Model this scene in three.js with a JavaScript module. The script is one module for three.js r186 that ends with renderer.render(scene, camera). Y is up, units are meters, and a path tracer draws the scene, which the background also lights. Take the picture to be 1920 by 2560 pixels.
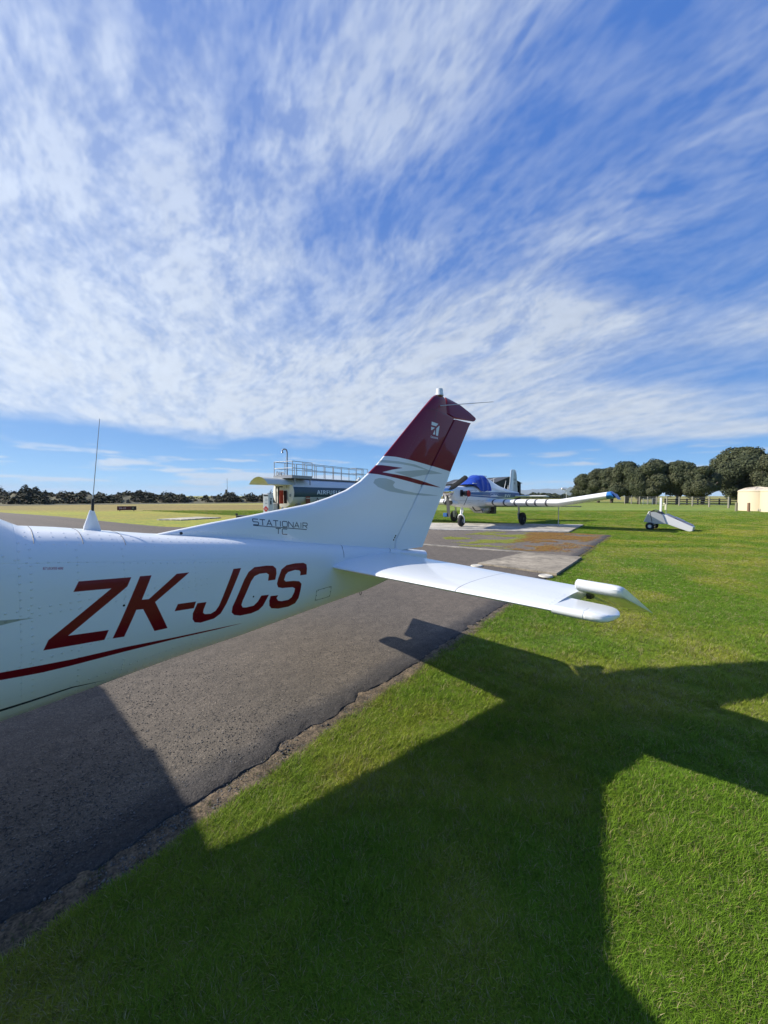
import * as THREE from 'three';
import { mergeGeometries, mergeVertices, toCreasedNormals } from 'three/addons/utils/BufferGeometryUtils.js';
import { RoundedBoxGeometry } from 'three/addons/geometries/RoundedBoxGeometry.js';

// ------------------------------------------------------------------ camera, sky, sun, exposure
const scene = new THREE.Scene();
const EYE = 1.70;
const camera = new THREE.PerspectiveCamera(2 * Math.atan(1280 / 962) * 180 / Math.PI, 768 / 1024, 0.05, 60000);
camera.position.set(0, EYE, 0);
camera.lookAt(0, EYE - Math.tan(Math.atan(40 / 962)), -1);
const renderer = new THREE.WebGLRenderer({ antialias: true });
renderer.toneMapping = THREE.LinearToneMapping;
renderer.toneMappingExposure = 1.44;
renderer.shadowMap.enabled = true;

const SUN = new THREE.Vector3(-1.558, 1, -0.194).normalize();
const sun = new THREE.DirectionalLight(new THREE.Color(1, 0.93, 0.82), 5);
sun.position.copy(SUN).multiplyScalar(60);
sun.castShadow = true;
Object.assign(sun.shadow.camera, { left: -30, right: 30, top: 30, bottom: -30, near: 1, far: 140 });
sun.shadow.mapSize.set(4096, 4096);
scene.add(sun, sun.target);

// ------------------------------------------------------------------ small tools
const { sin, cos, PI, abs, min, max, floor, sqrt, exp, pow, hypot, atan2, tan } = Math;
function rng(seed) { let a = seed >>> 0; return () => { a = (a + 0x6D2B79F5) | 0; let t = Math.imul(a ^ (a >>> 15), 1 | a); t = (t + Math.imul(t ^ (t >>> 7), 61 | t)) ^ t; return ((t ^ (t >>> 14)) >>> 0) / 4294967296; }; }
const clamp = (x, a = 0, b = 1) => x < a ? a : x > b ? b : x;
const smooth = (a, b, x) => { const t = clamp((x - a) / (b - a)); return t * t * (3 - 2 * t); };
const mix = (a, b, t) => a + (b - a) * t;
function hash2(x, y) { let h = Math.imul(x, 374761393) ^ Math.imul(y, 668265263); h = Math.imul(h ^ (h >>> 13), 1274126177); return ((h ^ (h >>> 16)) >>> 0) / 4294967296; }
function noise(x, y) { const i = floor(x), j = floor(y); let u = x - i, v = y - j; u = u * u * u * (u * (u * 6 - 15) + 10); v = v * v * v * (v * (v * 6 - 15) + 10); return mix(mix(hash2(i, j), hash2(i + 1, j), u), mix(hash2(i, j + 1), hash2(i + 1, j + 1), u), v); }
function fbm(x, y, o = 4, g = 0.5) { let s = 0, a = 1, n = 0; for (let k = 0; k < o; k++) { s += a * noise(x + k * 17.3, y - k * 9.1); n += a; a *= g; x *= 2.03; y *= 2.03; } return s / n; }
function tnoise(x, y, p) { const i = floor(x), j = floor(y); let u = x - i, v = y - j; u = u * u * (3 - 2 * u); v = v * v * (3 - 2 * v); const w = (k) => ((k % p) + p) % p; return mix(mix(hash2(w(i), w(j)), hash2(w(i + 1), w(j)), u), mix(hash2(w(i), w(j + 1)), hash2(w(i + 1), w(j + 1)), u), v); }
function lin(tab, x) { if (x <= tab[0][0]) return tab[0][1]; for (let k = 1; k < tab.length; k++) if (x <= tab[k][0]) { const [a, p] = tab[k - 1], [b, q] = tab[k]; return mix(p, q, (x - a) / (b - a)); } return tab[tab.length - 1][1]; }

// ------------------------------------------------------------------ the sky: blue air and streaks of high cirrus
{
  const Wd = 3072, Hd = 1536, data = new Float32Array(Wd * Hd * 4);
  // where the veil is thick or thin, in tangents (right, up) of the direction north of the camera
  const spots = [ // x, y, rx, ry, amount
    [-0.75, 0.45, 0.7, 0.32, 0.30], [-0.9, 1.0, 0.25, 0.35, 0.12], [-0.25, 0.22, 0.75, 0.12, 0.30], [-0.85, 0.2, 0.4, 0.16, 0.22],
    [-0.37, 1.0, 0.07, 0.22, -0.16], [-0.02, 0.93, 0.26, 0.18, 0.10], [0.35, 0.95, 0.3, 0.3, -0.02], [0.75, 0.85, 0.35, 0.5, -0.16],
    [0.5, 0.6, 0.4, 0.13, -0.10], [0.12, 0.63, 0.16, 0.05, 0.13], [0.55, 0.46, 0.5, 0.06, 0.12], [0.3, 0.40, 0.16, 0.05, 0.14], [0.75, 0.34, 0.3, 0.07, -0.14],
    [0.4, 0.21, 0.5, 0.05, 0.18], [0.2, 0.3, 0.2, 0.05, -0.06], [0.75, 0.17, 0.4, 0.03, 0.16], [-0.1, 0.72, 0.2, 0.1, -0.12], [-0.5, 0.68, 0.25, 0.1, 0.10], [-0.75, 0.98, 0.5, 0.3, 0.13], [0.05, 1.12, 0.5, 0.2, 0.06], [0.62, 0.66, 0.22, 0.05, 0.10], [0.75, 1.0, 0.3, 0.12, 0.10],
  ];
  const wa = -0.56, ca = cos(wa), sa = sin(wa);
  for (let j = 0; j < Hd; j++) {
    const el = ((j + 0.5) / Hd - 0.5) * PI;
    for (let i = 0; i < Wd; i++) {
      const o = (j * Wd + i) * 4;
      const az = ((i + 0.5) / Wd - 0.5) * 2 * PI; // atan2(z, x)
      const y = sin(el), x = cos(el) * cos(az), f = -cos(el) * sin(az);
      const yy = max(y, 0);
      // clear air
      const h = pow(1 - yy, 3.2), hh = pow(1 - yy, 14);
      const sd = x * SUN.x + y * SUN.y + (-f) * SUN.z, glow = pow(max(0, 0.5 + 0.5 * sd), 4);
      let r = 0.024 + 0.056 * h + 0.21 * hh, g = 0.112 + 0.155 * h + 0.31 * hh, b = 0.40 + 0.20 * h + 0.20 * hh;
      const gl = 0.14 * glow; r += gl; g += gl * 1.05; b += gl * 1.0;
      let d = 0, br = 1;
      if (y > 0.0) {
        // a flat layer high up, its streaks along one wind
        const k = 1 / (y + 0.17), px = x * k, pf = f * k;
        let u = px * ca - pf * sa, v = px * sa + pf * ca; // v runs along the wind
        const wx = fbm(u * 1.8 + 3, v * 1.2 + 7, 3) - 0.5, wy = fbm(u * 1.8 + 31, v * 1.2 + 17, 3) - 0.5;
        u += wx * 0.22; v += wy * 0.22;
        const big = fbm(u * 1.5 + 11, v * 0.9 + 5, 4);
        const streak = fbm(u * 11 + 2.2 + 1.2 * wx, v * 3.4 + 9, 5, 0.6);
        const puff = fbm(u * 21 + 4, v * 11 + 3, 4, 0.62);
        const fine = fbm(u * 58, v * 30, 3, 0.65);
        let cover = -0.22;
        const fw = smooth(0.02, 0.35, f);
        if (fw > 0) { const X = x / max(f, 0.05), Y = y / max(f, 0.05); let c = 0.44; for (const s of spots) { const a = (X - s[0]) / s[2], q = (Y - s[1]) / s[3], e = a * a + q * q; if (e < 9) c += s[4] * exp(-e); } cover += c * fw; }
        cover += 0.30 * smooth(0.1, 0.9, -x) * (1 - fw);
        const hi = smooth(0.35, 0.7, y), tex = clamp((mix(0.50, 0.34, hi) * streak + mix(0.27, 0.40, hi) * puff + mix(0.23, 0.26, hi) * fine - 0.5) * mix(2.7, 3.4, hi) + 0.5);
        const veil = smooth(-0.24, 0.48, cover + 0.72 * (big - 0.5));
        const low = smooth(0.55, 0.15, y); d = clamp(veil * mix(0.14 + 0.84 * tex, 0.36 + 0.52 * tex, low) + 0.26 * smooth(0.45, 1.0, veil));
        d *= mix(0.95, 0.64, smooth(0.2, 0.72, y));
        // the layer stops short of the horizon
        const edge = 0.120 + 0.028 * (fbm(az * 3.5, 3.3, 4) - 0.5) + 0.05 * (fbm(az * 9, el * 40, 3) - 0.5) - 0.035 * smooth(0.3, 0.8, x);
        d *= smooth(edge, edge + 0.045, y);
        // thin flat banks lower down
        const bank = fbm(az * 7 + 2, el * 75 + 1.5, 5, 0.55);
        const bl = smooth(0.54, 0.72, bank + 0.10 * exp(-pow((y - 0.055) / 0.03, 2)) * (0.4 + smooth(0.15, -0.35, x)) - 0.06) * smooth(0.004, 0.014, y) * smooth(0.125, 0.08, y);
        d = max(d, 0.8 * bl);
        d = max(d, 0.55 * smooth(0.40, 0.62, fbm(az * 5, el * 130 + 8, 3)) * exp(-pow((y - 0.012) / 0.010, 2)));
        br = 0.80 + 0.36 * glow + 0.14 * (puff - 0.5) * 2 * (1 - 0.5 * d);
      }
      const cr = 0.53 * br, cg = 0.59 * br, cb = 0.68 * br;
      data[o] = mix(r, cr, d); data[o + 1] = mix(g, cg, d); data[o + 2] = mix(b, cb, d); data[o + 3] = 1;
    }
  }
  const t = new THREE.DataTexture(data, Wd, Hd, THREE.RGBAFormat, THREE.FloatType);
  t.mapping = THREE.EquirectangularReflectionMapping; t.magFilter = t.minFilter = THREE.LinearFilter; t.needsUpdate = true;
  scene.background = t; scene.environment = t;
}

// ------------------------------------------------------------------ building tools
const taken = new Map();
function numbered(name) { const n = taken.get(name) ?? 0; taken.set(name, n + 1); return n ? name + '_' + String(n).padStart(3, '0') : name; }
function shade(o) { o.castShadow = true; o.receiveShadow = true; return o; }
function tag(o, label, category, group, kind) { o.userData.label = label; if (category) o.userData.category = category; if (group) o.userData.group = group; if (kind) o.userData.kind = kind; return o; }
function thing(name, label, category, [x, f] = [0, 0], turn = 0, group, y = 0) { const g = new THREE.Group(); g.name = numbered(name); g.position.set(x, y, -f); g.rotation.y = turn; scene.add(g); return tag(g, label, category, group); }
function part(name, geo, mat, parent) { const m = shade(new THREE.Mesh(geo, mat)); m.name = name; parent.add(m); return m; }
function solo(name, geo, mat, label, category, group, kind) { const m = shade(new THREE.Mesh(geo, mat)); m.name = numbered(name); scene.add(m); return tag(m, label, category, group, kind); }
function structure(name, geo, mat, label) { return solo(name, geo, mat, label, undefined, undefined, 'structure'); }
const flat = (g) => { g = g.index ? g.toNonIndexed() : g; for (const k of Object.keys(g.attributes)) if (!['position', 'normal', 'uv'].includes(k)) g.deleteAttribute(k); return g; };
const merge = (gs) => mergeGeometries(gs.map(flat));
function box(w, h, d, x = 0, y = 0, z = 0, r = 0) { const g = r ? new RoundedBoxGeometry(w, h, d, 2, r) : new THREE.BoxGeometry(w, h, d); g.translate(x, y, z); return g; }
function cyl(r1, r2, h, n = 16) { return new THREE.CylinderGeometry(r2, r1, h, n); }
const V = (x, y, z) => new THREE.Vector3(x, y, z);
function rod(a, b, r, r2 = r, n = 8) { const A = V(...a), B = V(...b), d = B.clone().sub(A), L = d.length(); const g = new THREE.CylinderGeometry(r2, r, L, n); g.translate(0, L / 2, 0); g.applyQuaternion(new THREE.Quaternion().setFromUnitVectors(V(0, 1, 0), d.normalize())); g.translate(...a); return g; }
function tube(pts, r, n = 8, seg = 24) { return new THREE.TubeGeometry(new THREE.CatmullRomCurve3(pts.map((p) => V(...p))), seg, r, n); }
function grid(nu, nv, fn, uvf) { // fn(i / nu, j / nv) -> [x, y, z]
  const p = [], uv = [], ix = [];
  for (let j = 0; j <= nv; j++) for (let i = 0; i <= nu; i++) { const q = fn(i / nu, j / nv, i, j); p.push(...q); uv.push(...(uvf ? uvf(q, i / nu, j / nv) : [i / nu, j / nv])); }
  for (let j = 0; j < nv; j++) for (let i = 0; i < nu; i++) { const a = j * (nu + 1) + i, b = a + 1, c = a + nu + 1, d = c + 1; ix.push(a, b, d, a, d, c); }
  const g = new THREE.BufferGeometry(); g.setAttribute('position', new THREE.Float32BufferAttribute(p, 3)); g.setAttribute('uv', new THREE.Float32BufferAttribute(uv, 2)); g.setIndex(ix); g.computeVertexNormals(); return g;
}
// wing-like bodies: a row of sections, each with leading and trailing edge, half thickness and a profile
const naca = (c) => 5 * (0.2969 * sqrt(c) - 0.126 * c - 0.3516 * c * c + 0.2843 * c * c * c - 0.1036 * c ** 4) / 0.5;
const PROFILE = { full: (c) => max(0.02, naca(c)) * (c < 0.001 ? 0 : 1), front: (c) => naca(c * 0.6), aft: (c) => (c < 0.06 ? sqrt(max(0, 1 - (1 - c / 0.06) ** 2)) : 1) * (1 - 0.93 * c), slab: (c) => Math.min(1, sqrt(max(0, 1 - (1 - min(1, c * 9)) ** 2))) * (1 - 0.12 * c) };
function foil(secs, prof, across, uvf, n = 14, crease = 0.7) {
  const P = PROFILE[prof], ring = [], cs = [];
  for (let k = 0; k <= n; k++) cs.push(0.5 - 0.5 * cos(PI * k / n));
  for (const s of secs) {
    const row = [], at = (c, sg) => { const h = s.t * P(c) * sg, o = s.across ?? across; return [mix(s.le[0], s.te[0], c) + o[0] * h, mix(s.le[1], s.te[1], c) + o[1] * h, mix(s.le[2], s.te[2], c) + o[2] * h]; };
    for (let k = n; k >= 0; k--) row.push(at(cs[k], 1)); for (let k = 1; k <= n; k++) row.push(at(cs[k], -1));
    ring.push(row);
  }
  const m = ring[0].length, p = [], uv = [], ix = [];
  for (const r of ring) for (const q of r) p.push(...q);
  for (let j = 0; j + 1 < ring.length; j++) for (let i = 0; i < m; i++) { const i2 = (i + 1) % m, a = j * m + i, b = j * m + i2, c = a + m, d = b + m; ix.push(a, b, d, a, d, c); }
  for (const j of [0, ring.length - 1]) { const o = j * m; for (let i = 1; i + 1 < m; i++) j ? ix.push(o, o + i, o + i + 1) : ix.push(o, o + i + 1, o + i); }
  const g = new THREE.BufferGeometry(); g.setAttribute('position', new THREE.Float32BufferAttribute(p, 3)); g.setIndex(ix);
  const out = toCreasedNormals(g, crease), q = out.attributes.position; for (let i = 0; i < q.count; i++) uv.push(...(uvf ? uvf(q.getX(i), q.getY(i), q.getZ(i)) : [q.getX(i), q.getY(i)]));
  out.setAttribute('uv', new THREE.Float32BufferAttribute(uv, 2)); return out;
}
function canvasTex(w, h, draw, srgb = true) { const c = document.createElement('canvas'); c.width = w; c.height = h; const x = c.getContext('2d'); draw(x, w, h); const t = new THREE.CanvasTexture(c); if (srgb) t.colorSpace = THREE.SRGBColorSpace; t.anisotropy = 8; return t; }
function dataTex(n, fn, srgb = true) { const d = new Uint8Array(n * n * 4); for (let j = 0; j < n; j++) for (let i = 0; i < n; i++) { const c = fn(i / n, j / n, i, j), o = (j * n + i) * 4; d[o] = clamp(c[0]) * 255; d[o + 1] = clamp(c[1]) * 255; d[o + 2] = clamp(c[2]) * 255; d[o + 3] = 255; } const t = new THREE.DataTexture(d, n, n); t.wrapS = t.wrapT = THREE.RepeatWrapping; t.magFilter = THREE.LinearFilter; t.minFilter = THREE.LinearMipmapLinearFilter; if (srgb) t.colorSpace = THREE.SRGBColorSpace; t.needsUpdate = true; return t; }
const lc = (r, g, b) => new THREE.Color().setRGB(r, g, b);
const M = (c, rough = 0.6, o = {}) => new THREE.MeshStandardMaterial({ color: Array.isArray(c) ? lc(...c) : c, roughness: rough, side: THREE.DoubleSide, ...o });
const paint = (c, o = {}) => new THREE.MeshPhysicalMaterial({ color: Array.isArray(c) ? lc(...c) : c, roughness: 0.35, clearcoat: 1, clearcoatRoughness: 0.05, side: THREE.DoubleSide, ...o });

const mat = {
  white: paint([0.78, 0.79, 0.78]), dullWhite: M([0.72, 0.72, 0.69], 0.45), red: paint([0.16, 0.008, 0.018]), rubber: M([0.018, 0.018, 0.019], 0.85), steel: M([0.42, 0.43, 0.44], 0.35, { metalness: 0.8 }),
  chrome: M([0.75, 0.75, 0.76], 0.12, { metalness: 1 }), black: M([0.012, 0.012, 0.013], 0.5), darkMetal: M([0.06, 0.062, 0.065], 0.5, { metalness: 0.4 }), galv: M([0.46, 0.48, 0.50], 0.4, { metalness: 0.7 }),
  glass: new THREE.MeshPhysicalMaterial({ color: lc(0.02, 0.025, 0.03), roughness: 0.05, clearcoat: 1, side: THREE.DoubleSide }),
};

// ------------------------------------------------------------------ the ground
// the edge of the taxiway: a straight line on the ground; t runs along it away from the camera, q from it on to the asphalt
const E0 = [-1.51, 1.44], ET = [0.598, 0.8015], EQ = [-0.8015, 0.598];
const edgeXY = (t, q) => [E0[0] + ET[0] * t + EQ[0] * q, E0[1] + ET[1] * t + EQ[1] * q];
const edgeTQ = (x, f) => { const a = x - E0[0], b = f - E0[1]; return [a * ET[0] + b * ET[1], a * EQ[0] + b * EQ[1]]; };
const FAR = [[-90, 66], [-60, 51], [-39.8, 39.9], [-30.2, 34.0], [-21.9, 28.7], [-17.8, 25.1], [-12.6, 21.5], [-11, 20.9], [-6, 22.4], [2.7, 24.4], [8.72, 17.95], [9.95, 16.58]];
function inside(poly, x, y) { let c = false; for (let i = 0, j = poly.length - 1; i < poly.length; j = i++) { const [a, b] = poly[i], [p, q] = poly[j]; if ((b > y) !== (q > y) && x < (p - a) * (y - b) / (q - b) + a) c = !c; } return c; }
const APRON = [...FAR, edgeXY(0, 0), edgeXY(-12, 0), [-90, -12]];
const PAD = [[1.6, 19.4], [8.66, 18.0], [11.74, 22.6], [2.2, 24.25]];
const verge = (t) => 0.085 + 0.11 * (fbm(t * 1.1, 4.2, 3) - 0.3) + 0.05 * (fbm(t * 6, 9, 2) - 0.5) + 0.06 * smooth(3.0, 0, t) - 0.05 * smooth(7, 12, t);
const GY = -0.03;

const grassTex = dataTex(1024, (u, v) => {
  const a = tnoise(u * 220, v * 220, 220), b = tnoise(u * 90, v * 90, 90), c = tnoise(u * 24, v * 24, 24), d = tnoise(u * 7, v * 7, 7);
  const k = 0.66 + 0.30 * a + 0.22 * b + 0.16 * c, y = 0.5 * c + 0.5 * d;
  return [k * (0.40 + 0.14 * y), k * (0.50 + 0.03 * y), k * (0.18 + 0.03 * a)];
});
const grassBump = dataTex(512, (u, v) => { const a = tnoise(u * 120, v * 120, 120) * 0.6 + tnoise(u * 40, v * 40, 40) * 0.4; return [a, a, a]; }, false);
const groundColor = (x, f) => { // tint over the grass texture: what grows there
  const az = atan2(x, f), r = hypot(x, f), n = fbm(x * 0.12, f * 0.12, 4), n2 = fbm(x * 0.02 + 5, f * 0.05, 3), stripe = noise(x * 0.02 + f * 0.22, 3.3);
  let c = [0.92 + 0.3 * (n - 0.5), 1.0 + 0.2 * (n - 0.5) + 0.12 * (stripe - 0.5), 0.8];
  const L = smooth(-0.02, -0.25, az) * smooth(16, 22, f);
  c = [mix(c[0], 1.45 + 0.5 * (n - 0.5), L), mix(c[1], 1.22 + 0.3 * (n - 0.5), L), mix(c[2], 0.75, L)];
  const dry = smooth(0.40, 0.60, fbm(x * 0.05 + 9, f * 0.16, 4)) * L * 0.5;
  c = [mix(c[0], 1.5, dry), mix(c[1], 0.95, dry), mix(c[2], 1.2, dry)];
  const brown = smooth(46, 52, f + 3.5 * (n - 0.5) * 4 - 0.05 * x * L) * smooth(-0.10, -0.2, az) * (1 - smooth(78, 80, f + 2 * (n - 0.5)));
  c = [mix(c[0], 1.35 + 0.6 * (n - 0.5), brown), mix(c[1], 0.85 + 0.35 * (n - 0.5), brown), mix(c[2], 1.5, brown)];
  const run = smooth(79, 81, f) * (1 - smooth(88, 90, f)) * smooth(-0.05, -0.12, az);
  c = [mix(c[0], 1.9, run), mix(c[1], 1.4, run), mix(c[2], 2.8, run)];
  const far = smooth(105, 170, r) * (1 - L * 0.5);
  return [mix(c[0], 1.25 + 0.4 * (n2 - 0.5), far), mix(c[1], 0.92 + 0.2 * (n2 - 0.5), far), mix(c[2], 1.1, far)];
};
{
  const p = [], uv = [], col = [], ix = [], NR = 190, NS = 300, rs = [0];
  for (let k = 0; k <= NR; k++) rs.push(0.6 * pow(15000 / 0.6, pow(k / NR, 1.0)));
  for (const r of rs) for (let s = 0; s <= NS; s++) { const a = s / NS * 2 * PI, x = r * sin(a), f = r * cos(a); const lift = r > 3 && !inside(APRON, x, f) ? 0.05 * (fbm(x * 0.08, f * 0.08, 2) - 0.5) * smooth(8, 30, r) : 0; p.push(x, GY + lift - 0.03 * smooth(3, 8, r) * (edgeTQ(x, f)[1] > 0.3 ? 1 : 0), -f); uv.push(x / 5, f / 5); col.push(...groundColor(x, f)); }
  for (let j = 0; j + 1 < rs.length; j++) for (let s = 0; s < NS; s++) { const a = j * (NS + 1) + s, b = a + 1, c = a + NS + 1, d = c + 1; ix.push(a, d, b, a, c, d); }
  const g = new THREE.BufferGeometry(); g.setAttribute('position', new THREE.Float32BufferAttribute(p, 3)); g.setAttribute('uv', new THREE.Float32BufferAttribute(uv, 2)); g.setAttribute('color', new THREE.Float32BufferAttribute(col, 3)); g.setIndex(ix); g.computeVertexNormals();
  structure('ground', g, new THREE.MeshStandardMaterial({ map: grassTex, bumpMap: grassBump, bumpScale: 0.03, roughness: 0.95, vertexColors: true }), 'mown grass airfield running out to the horizon');
}
// asphalt
const tarTex = dataTex(1024, (u, v) => {
  const a = tnoise(u * 256, v * 256, 256), b = tnoise(u * 128 + 3, v * 128, 128), c = tnoise(u * 40, v * 40, 40), d = tnoise(u * 9, v * 9, 9);
  let k = 0.345 + 0.13 * (a - 0.5) + 0.10 * (b - 0.5) + 0.05 * (c - 0.5) + 0.05 * (d - 0.5); if (b > 0.9 && a > 0.6) k += 0.14; 
  return [k * 1.08, k, k * 0.90];
});
const tarBump = dataTex(1024, (u, v) => { const a = 0.55 * tnoise(u * 150, v * 150, 150) + 0.45 * tnoise(u * 75, v * 75, 75), k = pow(a, 0.8); return [k, k, k]; }, false);
const tarMat = new THREE.MeshStandardMaterial({ map: tarTex, bumpMap: tarBump, bumpScale: 0.0035, roughness: 0.88, vertexColors: true, side: THREE.DoubleSide });
{
  const ts = []; for (let t = -12; t < 19.1;) { ts.push(t); t += t < -1 ? 0.5 : t < 6 ? 0.03 : t < 10 ? 0.08 : 0.25; } ts.push(19.1);
  const qs = [0, 0.006, 0.014, 0.025, 0.04, 0.06, 0.085, 0.115, 0.15, 0.19, 0.24, 0.30, 0.38, 0.48, 0.6, 0.75, 0.95, 1.2, 1.5, 1.9, 2.4, 3.0, 3.8, 4.8, 6.2, 8.0, 10.5, 14, 19, 26, 38, 60, 90];
  const p = [], uv = [], col = [], ix = [];
  for (const t of ts) {
    let qm = 0; for (let q = 0.3; q < 90; q += 0.25) { const [x, f] = edgeXY(t, q); if (inside(APRON, x, f)) qm = q; else if (qm > 0) break; }
    qm = max(qm, 0.5);
    const wob = 0.055 * (fbm(t * 2.2, 1.1, 3) - 0.5) + 0.05 * (fbm(t * 9, 2.1, 3) - 0.5) - 0.06 * smooth(0.62, 0.75, fbm(t * 3.1, 7.7, 2));
    for (const q0 of qs) {
      const q = q0 <= 3 ? min(q0, qm) : min(qm, 3 + (q0 - 3) * max(0, qm - 3) / 87);
      const [x, f] = edgeXY(t, q - wob * exp(-q * 3));
      const roll = -0.016 * pow(1 - clamp(q / 0.12), 2.2) - (q0 === 0 ? 0.03 : 0), lump = (fbm(x * 22, f * 22, 3) - 0.5) * 0.018 * (1 - smooth(0, 0.22, q)) + (fbm(x * 1.1, f * 1.1, 2) - 0.5) * 0.008;
      p.push(x, roll + lump, -f); uv.push(x / 0.9, f / 0.9);
      // bitumen-rich strip along the rolled edge, dustier and paler away from it
      const seal = 1 - smooth(0.14, 0.30, q + 0.14 * (fbm(t * 3, q * 5, 3) - 0.5)), n = fbm(x * 0.9, f * 0.9, 4), n3 = fbm(x * 0.25 + 3, f * 0.25, 3), strip = smooth(0, 0.6, -(x - 1.26) * 0.535 - (f - 13.42) * 0.845 + 0.2) ;
      const k = (0.92 + 0.35 * (n - 0.5) + 0.3 * (n3 - 0.5)) * (1 - 0.52 * seal) * mix(1.25, 1.0, strip), w = 0.10 * (n3 - 0.5);
      col.push(k * (1.03 + w) * (1 - 0.06 * seal), k, k * (0.96 - w) * (1 + 0.16 * seal));
    }
  }
  const m = qs.length; for (let j = 0; j + 1 < ts.length; j++) for (let i = 0; i + 1 < m; i++) { const a = j * m + i, b = a + 1, c = a + m, d = c + 1; ix.push(a, d, b, a, c, d); }
  const g = new THREE.BufferGeometry(); g.setAttribute('position', new THREE.Float32BufferAttribute(p, 3)); g.setAttribute('uv', new THREE.Float32BufferAttribute(uv, 2)); g.setAttribute('color', new THREE.Float32BufferAttribute(col, 3)); g.setIndex(ix); g.computeVertexNormals();
  structure('taxiway', g, tarMat, 'weathered grey asphalt taxiway and apron with a crumbling edge');
}
// bare earth along the edge
const soilTex = dataTex(512, (u, v) => { const a = tnoise(u * 110, v * 110, 110), b = tnoise(u * 40, v * 40, 40), c = tnoise(u * 10, v * 10, 10), k = 0.34 + 0.22 * (a - 0.5) + 0.15 * (b - 0.5) + 0.14 * (c - 0.5); return [k * 1.06, k * 0.92, k * 0.74]; });
const soilMat = new THREE.MeshStandardMaterial({ map: soilTex, bumpMap: soilTex, bumpScale: 0.012, roughness: 0.95, side: THREE.DoubleSide });
{
  const nt = 700; const g = grid(nt, 10, (u, v) => { const t = mix(-3, 19, u), w = verge(t) + 0.05, q = mix(0.10, -w, v), [x, f] = edgeXY(t, q); return [x, GY + 0.006 + (fbm(x * 14, f * 14, 3) - 0.5) * 0.022 + 0.006 * sin(v * PI), -f]; }, (p) => [p[0] / 0.8, p[2] / 0.8]);
  structure('dirt_verge', g, soilMat, 'strip of bare earth between asphalt and grass');
}
// concrete
const conTex = dataTex(1024, (u, v) => { const a = tnoise(u * 300, v * 300, 300), b = tnoise(u * 60, v * 60, 60), c = tnoise(u * 14, v * 14, 14), d = tnoise(u * 5, v * 5, 5); const k = 0.70 + 0.10 * (a - 0.5) + 0.12 * (b - 0.5) + 0.14 * (c - 0.5) + 0.16 * (d - 0.5) - (c < 0.25 && b < 0.5 ? 0.05 : 0); return [k * 1.02, k * 0.99, k * 0.93]; });
const conMat = (k, r = 0.9) => new THREE.MeshStandardMaterial({ map: conTex, bumpMap: conTex, bumpScale: 0.003, color: lc(...k), roughness: r, side: THREE.DoubleSide });
function slab(pts, y0, y1, s = 3, jag = 0) {
  const r = rng(pts.length * 7 + floor(pts[0][0] * 10)), out = [];
  for (let i = 0; i < pts.length; i++) { const a = pts[i], b = pts[(i + 1) % pts.length], n = jag ? floor(hypot(b[0] - a[0], b[1] - a[1]) / 0.15) : 1; for (let k = 0; k < n; k++) out.push([mix(a[0], b[0], k / n) + (k ? (r() - 0.5) * jag : 0), mix(a[1], b[1], k / n) + (k ? (r() - 0.5) * jag : 0)]); }
  const sh = new THREE.Shape(out.map(([x, f]) => new THREE.Vector2(x, f))), g = new THREE.ExtrudeGeometry(sh, { depth: y1 - y0, bevelEnabled: false });
  g.rotateX(-PI / 2); g.translate(0, y0, 0); const p = g.attributes.position, uv = g.attributes.uv; for (let i = 0; i < p.count; i++) uv.setXY(i, p.getX(i) / s, p.getZ(i) / s); return g;
}
structure('concrete_pad', slab(PAD, -0.1, 0.03, 4, 0.02), conMat([0.85, 0.85, 0.84]), 'pale concrete pad under the white and blue top-dressing aeroplane');
structure('concrete_slab', slab([[2.34, 9.53], [4.22, 11.39], [5.42, 10.48], [3.72, 8.23]], -0.1, 0.035, 2.2, 0.012), conMat([0.60, 0.55, 0.47]), 'grey brown concrete slab beside the grass edge');
structure('concrete_strip', slab([[-5.5, 17.6], [1.26, 13.36], [4.24, 11.42], [4.30, 11.60], [1.3, 13.62], [-5.4, 17.85]], -0.1, 0.014, 1.3, 0.03), conMat([0.58, 0.56, 0.52]), 'narrow worn concrete strip across the apron');
structure('concrete_patch', slab([[-16.5, 27.9], [-15.2, 31.2], [-12.9, 30.4], [-14.5, 27.4]], -0.3, 0.02, 3, 0.1), conMat([1.0, 0.98, 0.92]), 'pale concrete patch set in the far grass');
for (const [x, f, w] of [[2.25, 9.28, 'by the pale pointed corner of the concrete slab'], [3.43, 8.10, 'nearest the grass edge']]) { const g = new THREE.CylinderGeometry(0.13, 0.15, 0.03, 20); g.translate(x, 0.012, -f); solo('tie_down_disc', g, conMat([1.1, 1.1, 1.05]), 'small round concrete tie-down disc ' + w, 'tie-down', 'tie-down discs on the apron'); }

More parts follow.
